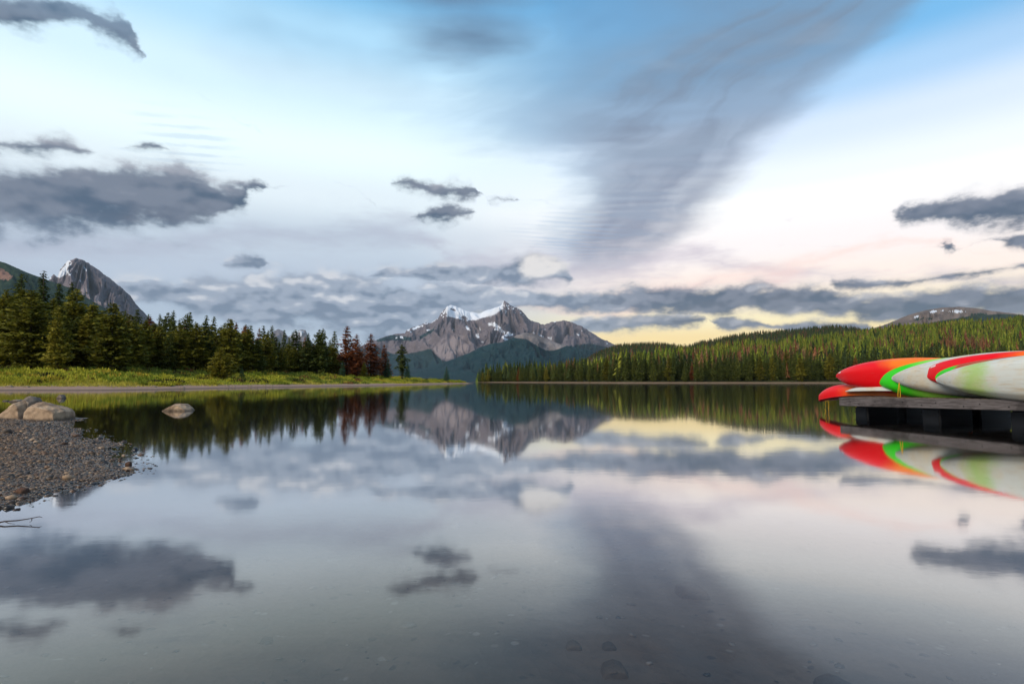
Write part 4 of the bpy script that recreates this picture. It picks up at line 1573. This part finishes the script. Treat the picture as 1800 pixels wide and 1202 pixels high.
# local x to the right, y away, z up; origin on the ground at the left foot
me = hull_rock('boulder', extr([(0, -0.08), (0.02, 0.04), (0.17, 0.17), (0.40, 0.39), (0.50, 0.43), (0.58, 0.36), (0.66, -0.08)], 0.62), 3, TAN, 0.022, cuts=4, bev=0.014)
rock_at(7, 736, 12.9, me, 'boulder', 'slanted tan boulder rising to the right on the gravel spit', G_ROCK, 0.0)
me = hull_rock('boulder', extr([(0.02, 0.0), (0.0, 0.27), (0.07, 0.37), (0.15, 0.365), (0.24, 0.27), (0.22, 0.10), (0.12, -0.05)], 0.40), 8, GREYST, 0.018, cuts=4, bev=0.012)
rock_at(45, 725, 13.0, me, 'boulder', 'grey block of stone leaning between the two tan boulders', G_ROCK)
me = hull_rock('boulder', extr([(0, -0.08), (-0.01, 0.22), (0.07, 0.36), (0.24, 0.385), (0.38, 0.33), (0.62, 0.27), (0.71, 0.20), (0.735, -0.08)], 0.66, taper=0.2), 5, TAN, 0.026, cuts=4, bev=0.014)
rock_at(61, 738, 12.6, me, 'boulder', 'blocky tan boulder with a pale front face at the water edge', G_ROCK)
me = hull_rock('boulder', extr([(-0.42, -0.1), (-0.36, 0.02), (-0.20, 0.12), (-0.06, 0.20), (0.12, 0.205), (0.26, 0.12), (0.38, 0.02), (0.44, -0.1)], 0.6, back=0.7), 13, TAN, 0.022, cuts=4, bev=0.014)
rock_at(315, 721.5, 16.6, me, 'boulder', 'peaked tan boulder standing alone in the still water')
me = hull_rock('stone', extr([(-0.26, -0.05), (-0.18, 0.06), (0.02, 0.10), (0.18, 0.07), (0.26, -0.05)], 0.4), 17, GREYST, 0.008, bev=0.03)
rock_at(30, 706, 23.6, me, 'stone', 'flat grey stone in the water just behind the slanted boulder')
me = hull_rock('stone', extr([(-0.19, -0.05), (-0.14, 0.05), (-0.04, 0.20), (0.05, 0.19), (0.12, 0.09), (0.19, -0.05)], 0.3), 19, GREYST, 0.010, bev=0.03)
rock_at(108, 700, 28.3, me, 'stone', 'small upright stone in the water right of the boulders')
me = hull_rock('stone', extr([(-0.13, -0.03), (-0.08, 0.03), (0.06, 0.035), (0.13, -0.03)], 0.2), 23, GREYST, 0.006, bev=0.02)
rock_at(11, 704.5, 24.5, me, 'stone', 'low stone barely breaking the water near the left edge')
me = hull_rock('stone', extr([(-0.042, -0.015), (-0.036, 0.03), (0.0, 0.05), (0.035, 0.036), (0.042, -0.015)], 0.08), 29, REDST, 0.004, bev=0.012)
rock_at(38, 868, 4.32, me, 'stone', 'rusty brown stone at the near edge of the gravel spit')
me = hull_rock('stone', extr([(-0.03, -0.01), (-0.022, 0.02), (0.0, 0.032), (0.025, 0.02), (0.03, -0.01)], 0.05), 31, REDST, 0.003, bev=0.008)
rock_at(226, 816, 5.85, me, 'stone', 'small dark stone at the pointed end of the gravel spit')
# stones lying under the shallow water near the camera
for i, (px_, y_, s_, lb) in enumerate(((1080, 1172, 0.055, 'mottled pale stone under the shallow water near the bottom edge'), (1070, 1130, 0.032, 'small dark stone under the shallow water below the middle'),
                                       (1215, 1024, 0.09, 'large flat reddish stone under the water right of the middle'), (1470, 1192, 0.075, 'brownish flat stone under the water at the lower right'),
                                       (1008, 1128, 0.035, 'pale little stone under the water left of the mottled one'))):
    v = ray(px_, y_)
    k = (CAM_H + 0.17) / -v.z
    X, Y = v.x * k, v.y * k
    zb = float(bed_height(np.array([X]), np.array([Y]))[0])
    me = hull_rock('submerged_stone', extr([(-s_, -0.3 * s_), (-0.8 * s_, 0.25 * s_), (0, 0.5 * s_), (0.7 * s_, 0.3 * s_), (s_, -0.3 * s_)], s_ * 1.6), 40 + i, (TAN, GREYST, REDST, REDST, TAN)[i], s_ * 0.08, bev=s_ * 0.2)
    link('submerged_stone', me, label=lb, cat='stone', loc=(X, Y, zb))


# ------------------------------------------------------------------ gravel
def icosa():
    p = (1 + 5 ** 0.5) / 2
    V = np.array([(-1, p, 0), (1, p, 0), (-1, -p, 0), (1, -p, 0), (0, -1, p), (0, 1, p), (0, -1, -p), (0, 1, -p), (p, 0, -1), (p, 0, 1), (-p, 0, -1), (-p, 0, 1)], float)
    V /= np.linalg.norm(V[0])
    F = np.array([(0, 11, 5), (0, 5, 1), (0, 1, 7), (0, 7, 10), (0, 10, 11), (1, 5, 9), (5, 11, 4), (11, 10, 2), (10, 7, 6), (7, 1, 8), (3, 9, 4), (3, 4, 2), (3, 2, 6), (3, 6, 8), (3, 8, 9), (4, 9, 5), (2, 4, 11), (6, 2, 10), (8, 6, 7), (9, 8, 1)])
    return V, F


def pebble_material():
    m, t, out = new_mat('pebbles')
    col = attr(t, 'leaf')
    z = separate(t, position(t))[2]
    wet = step(t, z, 0.055, 0.012)
    c = mixc(t, wet * 0.6, col, mixc(t, 1.0, col, c4(0.28, 0.28, 0.30), 'MULTIPLY'))
    n = noise(t, position(t), 90, 3, 0.6)
    c = mixc(t, step(t, n, 0.5, 0.7) * 0.3, c, c4(0.05, 0.045, 0.04))
    p = principled(t, out, c, 0.7, 0.4)
    rg = 0.75 - wet * 0.5
    put(t, p.inputs['Roughness'], rg)
    return m


PEBM = pebble_material()


def pebbles(name, X, Y, Z, size, label, seed, pal, flat=(0.35, 0.7)):
    r = np.random.default_rng(seed)
    V, F = icosa()
    n = len(X)
    sx, sy, sz = size, size * r.uniform(0.6, 1.0, n), size * r.uniform(*flat, n)
    a = r.uniform(0, 6.28, n)
    jit = 1 + r.normal(0, 0.14, (n, 12, 1))
    v = V[None] * jit
    vx, vy_, vz_ = v[..., 0] * sx[:, None], v[..., 1] * sy[:, None], v[..., 2] * sz[:, None]
    tx, ty = r.normal(0, 0.22, (n, 1)), r.normal(0, 0.22, (n, 1))
    vz_ = vz_ + vx * tx + vy_ * ty
    c, s_ = np.cos(a)[:, None], np.sin(a)[:, None]
    out = np.stack([vx * c - vy_ * s_ + X[:, None], vx * s_ + vy_ * c + Y[:, None], vz_ + Z[:, None]], -1)
    f = F[None] + (np.arange(n) * 12)[:, None, None]
    me = np_mesh(name, out.reshape(-1, 3), f.reshape(-1, 3), smooth=False)
    pal = np.array(pal)
    hue = pal[r.integers(0, len(pal), n)] * r.uniform(0.65, 1.3, (n, 1))
    col_attr(me, 'leaf', np.repeat(hue, 12, 0))
    link(name, me, PEBM, label=label, cat='gravel', kind='stuff')


def gravel():
    r = np.random.default_rng(71)
    n = 84000
    px_ = r.uniform(-25, 285, n)
    yy = 736 + (905 - 736) * r.uniform(0, 1, n) ** 0.85
    d = CAM_H * FOC / (yy - 670)
    X, Y = (px_ - 900) / FOC * d, d
    z = bed_height(X, Y)
    sd = signed_dist(X, Y, SPIT)
    size = np.exp(r.normal(math.log(0.0082), 0.50, n)) * (0.55 + 0.075 * d)
    ok = (z > -0.008) | ((z > -0.030) & (r.uniform(0, 1, n) < 0.25))
    X, Y, z, size = X[ok], Y[ok], z[ok], size[ok]
    size = np.where(z < 0.0, size * r.uniform(0.8, 1.5, len(z)), size)
    z = np.maximum(z, -0.012 - 0 * z) + size * 0.12
    print('pebbles', len(X))
    pebbles('gravel', X, Y, z, size, 'brown and grey pebbles covering the low spit on the left', 72,
            [(0.16, 0.098, 0.055), (0.11, 0.074, 0.050), (0.19, 0.122, 0.070), (0.060, 0.047, 0.038), (0.17, 0.095, 0.050), (0.32, 0.215, 0.13), (0.10, 0.052, 0.028), (0.036, 0.031, 0.028)])
    # flat stones scattered on the bed
    n = 900
    Y = r.uniform(1.3, 8.5, n)
    X = r.uniform(-0.95, 0.95, n) * Y * 1.0
    sd = signed_dist(X, Y, SPIT)
    ok = sd < -0.5
    X, Y = X[ok], Y[ok]
    size = np.exp(r.normal(math.log(0.011), 0.5, len(X)))
    z = bed_height(X, Y) + size * 0.05
    pebbles('lakebed_stones', X, Y, z, size, 'small scattered stones on the lake bed under the shallow water', 73,
            [(0.40, 0.38, 0.34), (0.03, 0.03, 0.035), (0.035, 0.04, 0.045), (0.12, 0.11, 0.10), (0.5, 0.47, 0.42)], (0.2, 0.4))


gravel()

SAND_ORDER = (8, 9, 7, 6, 5, 4, 3, 2, 1, 10, 11, 0)     # place counted from the right
# a few dark stones on the sand of the left shore
for i, (px_, y_) in enumerate(((322, 680), (272, 679), (400, 679.6), (412, 680), (440, 679.2), (452, 679.8), (466, 679.4), (478, 679), (490, 679), (50, 684), (20, 683), (718, 676))):
    d = ip(px_, [(0, 56), (200, 56), (330, 65), (450, 80), (560, 95), (700, 122), (833, 214)])
    X = (px_ - 900) / FOC * d
    s_ = random.uniform(0.18, 0.42)
    me = hull_rock('stone', extr([(-s_, -0.1), (-0.7 * s_, 0.3 * s_), (0.1 * s_, 0.42 * s_), (0.7 * s_, 0.25 * s_), (s_, -0.1)], s_), 80 + i, GREYST, 0.01, cuts=1, bev=s_ * 0.15)
    link('stone', me, label=ordinal(i, 'dark stone from the right on the sandy edge of the left shore', SAND_ORDER), cat='stone', group='stones on the left sand', loc=(X, d, left_ground(X, d)))


def tube(pts, rad, seg=8, name='tube', mat=None, closed=False):
    pts = [Vector(p) for p in pts]
    n = len(pts)
    V, F = [], []
    up = Vector((0.13, 0.21, 0.97))
    for i, p in enumerate(pts):
        a = pts[(i - 1) % n] if (closed or i) else p
        b = pts[(i + 1) % n] if (closed or i < n - 1) else p
        tg = (b - a).normalized()
        s1 = tg.cross(up)
        if s1.length < 1e-4:
            s1 = tg.cross(Vector((1, 0, 0)))
        s1.normalize()
        s2 = tg.cross(s1)
        rr = rad[i] if isinstance(rad, (list, tuple)) else rad
        for k in range(seg):
            th = 6.2832 * k / seg
            V.append(p + (s1 * math.cos(th) + s2 * math.sin(th)) * rr)
    m = n if closed else n - 1
    for i in range(m):
        for k in range(seg):
            j = (i + 1) % n
            F.append((i * seg + k, i * seg + (k + 1) % seg, j * seg + (k + 1) % seg, j * seg + k))
    me = bpy.data.meshes.new(name)
    fs = [tuple(f) for f in F]
    if not closed:
        fs += [tuple(range(seg))[::-1], tuple(range((n - 1) * seg, n * seg))]
    me.from_pydata([tuple(v) for v in V], [], fs)
    me.polygons.foreach_set('use_smooth', np.ones(len(me.polygons), bool))
    if mat:
        me.materials.append(mat)
    return me


def simple_mat(name, col, rough=0.6, spec=0.4, vary=0.25, sc=8.0):
    m, t, out = new_mat(name)
    n = noise(t, texco(t), sc, 4, 0.6)
    c2 = tuple(v * (1 - vary) for v in col[:3]) + (1,)
    principled(t, out, mixc(t, n, col, c2), rough, spec)
    return m


TWIG = simple_mat('dark_wet_twig', c4(0.045, 0.025, 0.018), 0.6, 0.4, 0.5, 30)
root = bpy.data.objects.new('driftwood_twig', None)
scene.collection.objects.link(root)
p0 = at(-12, 917, CAM_H * FOC / 246.0)
root.location = (p0.x, p0.y, 0.004)
root['label'] = 'thin bent twig lying in the shallows at the left edge'
root['category'] = 'twig'
link('stem', tube([(0, 0, 0.0), (0.06, 0.01, 0.012), (0.12, 0.03, 0.012), (0.18, 0.045, 0.02), (0.225, 0.06, 0.028), (0.24, 0.064, 0.022)], [0.006, 0.0045, 0.004, 0.003, 0.0025, 0.001], 6, 'stem', TWIG), parent=root)
link('side_shoot', tube([(0.19, 0.047, 0.02), (0.205, 0.03, 0.012), (0.20, 0.02, 0.002)], [0.0025, 0.002, 0.001], 6, 'side_shoot', TWIG), parent=root)
link('side_shoot', tube([(0.06, 0.01, 0.012), (0.10, -0.01, 0.006), (0.14, -0.012, 0.002)], [0.003, 0.002, 0.001], 6, 'side_shoot', TWIG), parent=root)

# ------------------------------------------------------------------ floating dock
def wood_material(name, a, b, knots=True):
    m, t, out = new_mat(name)
    P = texco(t)
    r = objrand(t)
    P = vmath(t, 'ADD', P, combine(t, r * 7.0, r * 3.0, r * 5.0))
    g = noise(t, vmath(t, 'MULTIPLY', P, (1.4, 9.0, 22.0)), 2.2, 5, 0.62, 0.4)
    n = noise(t, P, 2.2, 4, 0.6)
    col = mixc(t, step(t, g, 0.32, 0.68), a, b)
    col = mixc(t, step(t, n, 0.5, 0.66) * 0.55, col, tuple(v * 0.35 for v in a[:3]) + (1,))
    if knots:
        vd = voronoi(t, vmath(t, 'MULTIPLY', P, (1.0, 1.0, 1.7)), 4.5)
        col = mixc(t, step(t, vd, 0.11, 0.05) * 0.85, col, c4(0.02, 0.016, 0.014))
    principled(t, out, col, 0.85, 0.2, g, 0.5, 0.008)
    return m


GREYWOOD = wood_material('weathered_grey_timber', c4(0.060, 0.052, 0.052), c4(0.155, 0.140, 0.143))
BROWNWOOD = wood_material('brown_deck_planks', c4(0.09, 0.065, 0.045), c4(0.22, 0.165, 0.115), False)
FLOATM = simple_mat('dark_shaded_plastic_float', c4(0.0035, 0.005, 0.009), 0.6, 0.4, 0.5, 6)  # near-black: under-deck shade is put into the dark plastic's colour
BOLTM = simple_mat('black_bolt', c4(0.008, 0.008, 0.009), 0.5, 0.5, 0.2)


def box_mesh(name, lo, hi, bev=0.006, mat=None, seg=2):
    bm = bmesh.new()
    bmesh.ops.create_cube(bm, size=1.0)
    for vtx in bm.verts:
        vtx.co = Vector([(lo[i] + hi[i]) / 2 + vtx.co[i] * (hi[i] - lo[i]) for i in range(3)])
    if bev:
        bmesh.ops.bevel(bm, geom=list(bm.edges), offset=bev, segments=seg, affect='EDGES', clamp_overlap=True)
    me = bpy.data.meshes.new(name)
    bm.to_mesh(me)
    bm.free()
    if mat:
        me.materials.append(mat)
    return me


DK_O = Vector((8.20, 14.20, 0.0))
DK_U = Vector((0.301, -0.954, 0.0)).normalized()
DK_L, DK_W = 7.6, 2.6
dock = bpy.data.objects.new('floating_dock', None)
scene.collection.objects.link(dock)
dock.location = (DK_O.x, DK_O.y, 0.0)
DK_TILT = math.atan(0.072 / 4.0)
dock.rotation_euler = (0, -DK_TILT, math.atan2(DK_U.y, DK_U.x))
dock['label'] = 'grey timber dock on dark floats carrying the stacked boats'
dock['category'] = 'dock'
Z1 = 0.445           # top of the side board at the far end
H1 = 0.205
link('side_board', box_mesh('side_board', (0, -0.045, Z1 - H1), (DK_L, 0, Z1), 0.008, GREYWOOD), parent=dock)
link('side_board', box_mesh('side_board', (0, DK_W, Z1 - H1), (DK_L, DK_W + 0.045, Z1), 0.008, GREYWOOD), parent=dock)
link('end_board', box_mesh('end_board', (-0.045, -0.043, Z1 - H1 + 0.003), (-0.002, DK_W + 0.043, Z1 - 0.003), 0.008, GREYWOOD), parent=dock)
link('end_board', box_mesh('end_board', (DK_L + 0.002, -0.043, Z1 - H1 + 0.003), (DK_L + 0.045, DK_W + 0.043, Z1 - 0.003), 0.008, GREYWOOD), parent=dock)
for yj in (0.65, 1.3, 1.95):
    link('joist', box_mesh('joist', (0.003, yj - 0.03, Z1 - H1 + 0.01), (DK_L - 0.003, yj + 0.03, Z1 - 0.05), 0.004, GREYWOOD), parent=dock)
pw, n_pl = 0.142, 50
plank = box_mesh('deck_plank', (0, 0.004, 0), (pw - 0.012, DK_W - 0.004, 0.038), 0.005, BROWNWOOD)
for i in range(n_pl):
    o = link('deck_plank', plank, parent=dock)
    o.location = (0.012 + i * (DK_L - 0.02) / n_pl, random.uniform(-0.003, 0.003), Z1 - 0.030 + random.uniform(-0.003, 0.004))
for j, (a, b) in enumerate(((0.10, 0.46), (1.78, 2.18), (3.50, 3.95), (5.2, 5.65), (6.9, 7.3))):
    for yy in (0.28, 1.5):
        f = link('float', box_mesh('float', (a, yy, -0.22), (b, yy + 1.0, Z1 - H1 - 0.012), 0.03, FLOATM, 3), parent=dock)
        link('rib', box_mesh('rib', (a - 0.012, yy - 0.012, 0.085), (b + 0.012, yy + 1.012, 0.105), 0.006, FLOATM), parent=f)
bolt = tube([(0, -0.048, 0), (0, -0.058, 0)], 0.011, 8, 'bolt', BOLTM)
for bx, bz in ((0.28, 0.10), (0.52, 0.06), (0.95, 0.12), (1.35, 0.05), (1.62, 0.13), (2.05, 0.07), (2.35, 0.12), (2.9, 0.06), (3.2, 0.11), (3.7, 0.07), (4.3, 0.10), (5.0, 0.06), (5.8, 0.11), (6.6, 0.07)):
    o = link('bolt', bolt, parent=dock)
    o.location = (bx, 0, Z1 - H1 + bz)


# ------------------------------------------------------------------ boats stacked on the dock
def boat_material(name, fn, rough=0.38):
    m, t, out = new_mat(name)
    P = texco(t)
    col = fn(t, P)
    n = noise(t, P, 7, 4, 0.6)
    sc = noise(t, vmath(t, 'MULTIPLY', P, (1.2, 14, 14)), 4.0, 4, 0.65)
    col = mixc(t, step(t, sc, 0.60, 0.72) * 0.14, col, c4(0.45, 0.42, 0.38))
    principled(t, out, col, rough, 0.30, n, 0.06, 0.02)
    return m


def two_tone(a, b, x0, x1, tilt=0.0):
    def fn(t, P):
        x, y, z = separate(t, P)
        n = noise(t, P, 2.0, 3, 0.5)
        return mixc(t, step(t, x + y * tilt + (n - 0.5) * 0.5, x0, x1), a, b)
    return fn


RED, ORANGE, GREEN_, LIME = c4(0.78, 0.002, 0.005), c4(0.88, 0.19, 0.006), c4(0.03, 0.62, 0.004), c4(0.38, 0.72, 0.10)
M_RED = boat_material('red_to_orange_plastic', two_tone(RED, ORANGE, 0.75, 1.7))
M_RED3 = boat_material('red_plastic_orange_above', two_tone(RED, ORANGE, 1.95, 2.8, -1.9))
M_RED2 = boat_material('red_plastic', two_tone(RED, ORANGE, 1.5, 2.4))
M_GREEN = boat_material('green_to_lime_plastic', two_tone(GREEN_, LIME, 0.9, 1.9))
M_GREENR = boat_material('green_to_orange_plastic', two_tone(GREEN_, c4(0.42, 0.075, 0.02), 0.42, 0.62))


def white_fn(smear):
    def fn(t, P):
        x, y, z = separate(t, P)
        n = noise(t, P, 1.6, 4, 0.6)
        c = mixc(t, step(t, n, 0.4, 0.68), c4(0.56, 0.59, 0.56), c4(0.60, 0.53, 0.40))
        st = noise(t, vmath(t, 'MULTIPLY', P, (0.8, 6, 6)), 2.0, 4, 0.6)
        c = mixc(t, step(t, st, 0.52, 0.68) * 0.5, c, c4(0.46, 0.34, 0.20))
        ln = noise(t, vmath(t, 'MULTIPLY', P, (0.5, 20, 20)), 2.0, 3, 0.6)
        c = mixc(t, step(t, ln, 0.62, 0.70) * 0.4, c, c4(0.22, 0.19, 0.15))
        if smear:
            n3 = noise(t, P, 3.5, 4, 0.65)
            xx = x + (n - 0.5) * 0.5 + (n3 - 0.5) * 0.5
            g = step(t, xx, 0.50, 0.95) * step(t, xx, 1.35, 0.95)
            c = mixc(t, g * 0.7, c, c4(0.30, 0.52, 0.07))
        return c
    return fn


M_WHITE = boat_material('dirty_white_laminate', white_fn(False), 0.45)
M_WHITEG = boat_material('white_laminate_with_green_smear', white_fn(True), 0.45)
M_TRIM = simple_mat('black_trim', c4(0.02, 0.02, 0.02), 0.5, 0.4, 0.3)
M_ROPE = simple_mat('yellow_rope', c4(0.62, 0.36, 0.012), 0.7, 0.3, 0.3, 60)
M_STICK = simple_mat('white_sticker', c4(0.75, 0.75, 0.73), 0.5, 0.4, 0.08)


def boat_meshes(L, B, dep, rock, deck_h, mat_hull, mat_deck, ns=44, nq=13, chine=0.0, canoe=False, sheer=0.08, pw=0.62):
    """bow at the origin, stern along +x; z up. Returns hull and deck meshes"""
    s = np.linspace(0, 1, ns)
    s = 0.5 - 0.5 * np.cos(np.pi * s)
    b = B / 2 * np.clip(4 * s * (1 - s), 0, 1) ** pw + 0.006
    e = np.abs(2 * s - 1)
    zs = sheer * e ** 2.2                               # line of the gunwale
    zk = -dep + (dep + sheer * 0.25) * e ** 5 + rock * e ** 2.4   # keel
    zk = np.minimum(zk, zs - 0.02)
    x = s * L
    th = np.linspace(0, np.pi / 2, nq)
    V = []
    for i in range(ns):
        row = []
        for sg, seq in ((1, range(nq)), (-1, range(nq - 2, -1, -1))):
            for q in seq:
                c_, s_ = math.cos(th[q]), math.sin(th[q])
                yy = b[i] * c_ ** 0.72
                zz = zs[i] - (zs[i] - zk[i]) * s_ ** 0.85
                k = 1 + chine * (0.5 + 0.5 * math.cos(th[q] * 12))
                row.append((x[i], sg * yy * k, zs[i] + (zz - zs[i]) * k))
        V.append(row)
    V = np.array(V)
    m = V.shape[1]
    hull = np_mesh('hull', V.reshape(-1, 3), grid_faces(ns, m)[:, ::-1])
    hull.materials.append(mat_hull)
    # deck or open inside
    D = []
    for i in range(ns):
        row = []
        for q in range(2 * nq - 1):
            u = 1 - 2 * q / (2 * nq - 2)
            if canoe:
                zz = zs[i] - (zs[i] - zk[i]) * 0.9 * (1 - abs(u) ** 2.6)
            else:
                zz = zs[i] + deck_h * (1 - abs(u)) ** 0.8 * min(1, 0.25 + b[i] / (B / 2)) + 0.012 * (1 - u * u)
            row.append((x[i], b[i] * u * 0.985, zz + 0.001))
        D.append(row)
    D = np.array(D)
    deck = np_mesh('deck', D.reshape(-1, 3), grid_faces(ns, 2 * nq - 1))
    deck.materials.append(mat_deck)
    rail = [(x[i], b[i], zs[i]) for i in range(1, ns - 1)] + [(x[i], -b[i], zs[i]) for i in range(ns - 2, 0, -1)]
    return hull, deck, rail, (x, b, zs, deck_h, V)


def boat(name, label, tip, yaw_off, pitch, roll, dims, mat_hull, mat_deck, canoe=False, chine=0.0, trim=True, group='boats stacked on the dock', rim=None, sticker=False):
    L, B, dep, rock, deck_h, sheer, pw = dims
    hull, deck, rail, info = boat_meshes(L, B, dep, rock, deck_h, mat_hull, mat_deck, chine=chine, canoe=canoe, sheer=sheer, pw=pw)
    root = bpy.data.objects.new(name, None)
    scene.collection.objects.link(root)
    yaw = math.atan2(DK_U.y, DK_U.x) + R(yaw_off)
    M = Matrix.Rotation(yaw, 4, 'Z') @ Matrix.Rotation(R(-pitch), 4, 'Y') @ Matrix.Rotation(R(roll), 4, 'X')
    root.matrix_world = Matrix.Translation(tip) @ M @ Matrix.Translation((0, 0, -sheer))
    root['label'] = label
    root['category'] = 'canoe' if canoe else 'kayak'
    root['group'] = group
    hl = link('hull', hull, parent=root)
    if sticker:
        V = info[4]
        i0 = int(np.searchsorted(info[0], 0.10))
        i1 = max(i0 + 2, int(np.searchsorted(info[0], 0.24)))
        sub = V[i0:i1 + 1, -9:-6].copy()
        cen = V[i0:i1 + 1].mean(1, keepdims=True)
        sub += (sub - cen) / np.linalg.norm(sub - cen, axis=2, keepdims=True) * 0.004
        link('sticker', np_mesh('sticker', sub.reshape(-1, 3), grid_faces(sub.shape[0], 3)[:, ::-1]), M_STICK, parent=hl)
    dk = link('inside' if canoe else 'deck', deck, parent=root)
    link('gunwale' if canoe else 'seam', tube(rail, 0.013 if canoe else 0.007, 6, 'gunwale', rim or (mat_hull if not canoe else M_TRIM), closed=True), parent=root)
    if not canoe:
        # cockpit with its raised rim, and a carrying toggle at the bow
        cx = L * 0.52
        zt = info[3] + 0.025
        link('cockpit_rim', tube([(cx + 0.42 * math.cos(a), 0.21 * math.sin(a), zt + 0.03 * abs(math.cos(a))) for a in np.linspace(0, 6.283, 28, endpoint=False)], 0.018, 6, 'cockpit_rim', M_TRIM, closed=True), parent=dk)
        link('grab_loop', tube([(0.10, 0.0, sheer + 0.0), (0.06, 0.012, sheer + 0.05), (0.03, 0, sheer + 0.07), (0.06, -0.012, sheer + 0.045), (0.11, 0.0, sheer + 0.0)], 0.006, 6, 'grab_loop', M_TRIM), parent=root)
        for hx_ in (0.22, 0.80):
            link('hatch_cover', tube([(L * hx_ + 0.12 * math.cos(a), 0.10 * math.sin(a), zt - 0.03) for a in np.linspace(0, 6.283, 20, endpoint=False)], 0.014, 6, 'hatch_cover', M_TRIM, closed=True), parent=dk)
    else:
        for tx in (0.30, 0.62):
            j = int(len(info[0]) * 0.5)
            bb = B / 2 * (4 * tx * (1 - tx)) ** pw
            link('thwart', box_mesh('thwart', (L * tx - 0.05, -bb + 0.01, -0.05), (L * tx + 0.05, bb - 0.01, -0.02), 0.006, BROWNWOOD), parent=root)
    return root


def child_world(o, root):
    """keep a part built in world space in place under its boat"""
    bpy.context.view_layer.update()
    o.parent = root
    o.matrix_parent_inverse = root.matrix_world.inverted()


A_ = boat('kayak', 'lowest red kayak upside down with drooping bow past the dock end', at(1440, 703.5, 17.1), 1, 0.2, 184, (4.2, 0.70, 0.29, 0.02, 0.08, 0.22, 0.60), M_RED, M_RED)
B_ = boat('canoe', 'white pointed hull tucked under the large red kayak', at(1487, 688, 15.75), 1, -0.2, 178, (4.6, 0.60, 0.16, 0.03, 0.05, 0.05, 0.66), M_WHITE, M_WHITE, canoe=True, rim=M_WHITE)
C_ = boat('kayak', 'large red and orange kayak lying on its side above the white hull', at(1470, 661, 16.1), 1, -0.3, -82, (4.4, 0.88, 0.30, 0.05, 0.10, 0.05, 0.64), M_RED3, M_RED3, sticker=True)
D_ = boat('kayak', 'bright green kayak on its side with a yellow rope loop', at(1540, 668, 14.75), 0.5, -0.2, -104, (4.4, 1.02, 0.30, 0.04, 0.13, 0.05, 0.66), M_GREEN, M_GREEN, sticker=True)
E_ = boat('canoe', 'tall white canoe on its side between the green and red kayaks', at(1568, 665, 14.0), 0.5, 1.2, -88, (5.0, 0.93, 0.32, 0.04, 0.05, 0.05, 0.68), M_WHITE, M_WHITE, canoe=True, chine=0.006, rim=M_WHITE)
F_ = boat('kayak', 'narrow red kayak with a white sticker between two white canoes', at(1627, 656, 12.9), 0, 0.0, -100, (4.4, 0.80, 0.20, 0.04, 0.10, 0.05, 0.45), M_RED2, M_RED2, sticker=True)
F2_ = boat('kayak', 'green kayak almost hidden behind the foremost white canoe', at(1645, 664, 12.45), 0, 0.0, -92, (4.4, 0.82, 0.20, 0.04, 0.09, 0.05, 0.50), M_GREENR, M_GREEN)
G_ = boat('canoe', 'foremost white canoe on its side with a green smear', at(1646, 667.5, 12.1), 0, 0.3, -90, (5.0, 0.90, 0.32, 0.03, 0.05, 0.04, 0.66), M_WHITEG, M_WHITE, canoe=True, chine=0.022, rim=M_WHITEG)

# yellow loop on the green kayak, yellow line trailing from the lowest kayak, a dark cord over the tall canoe
pts = []
for a in np.linspace(0, 1, 15):
    w = 2.2 * math.sin(math.pi * a) ** 0.6 * (1 if a < 0.5 else 1)
    y_ = 672 + 27.5 * math.sin(math.pi * a)
    x_ = 1580.5 + (-3.2 if a < 0.5 else 3.2) * min(1.0, math.sin(math.pi * a) * 1.1) * abs(math.cos(math.pi * a)) ** 0.5
    pts.append(at(x_, y_, 13.35))
o = link('rope_loop', tube(pts, 0.0085, 6, 'rope_loop', M_ROPE))
child_world(o, D_)
o = link('bow_line', tube([at(1452, 704, 16.1), at(1450.5, 710, 16.1), at(1452, 715, 16.15), at(1450, 719, 16.1), at(1452.5, 727, 16.05)], 0.006, 6, 'bow_line', M_ROPE))
child_world(o, A_)
o = link('bow_line', tube([at(1455, 703, 16.1), at(1457, 711, 16.15), at(1456, 718, 16.1), at(1457.5, 727, 16.1)], 0.005, 6, 'bow_line', M_ROPE))
child_world(o, A_)

# ------------------------------------------------------------------ evening haze between the lake and the mountains
m, t, out = new_mat('thin_blue_haze')
pv = t.nodes.new('ShaderNodeVolumePrincipled')
pv.inputs['Color'].default_value = (0.74, 0.88, 1.0, 1)
pv.inputs['Density'].default_value = 1.35e-5
pv.inputs['Anisotropy'].default_value = 0.0
t.links.new(pv.outputs[0], out.inputs['Volume'])
hz = link('haze', box_mesh('haze', (-16000, -300, -5.5), (16000, 20000, 1560), 0, m), kind='stuff', label='thin blue evening haze over the lake and mountains', cat='haze')
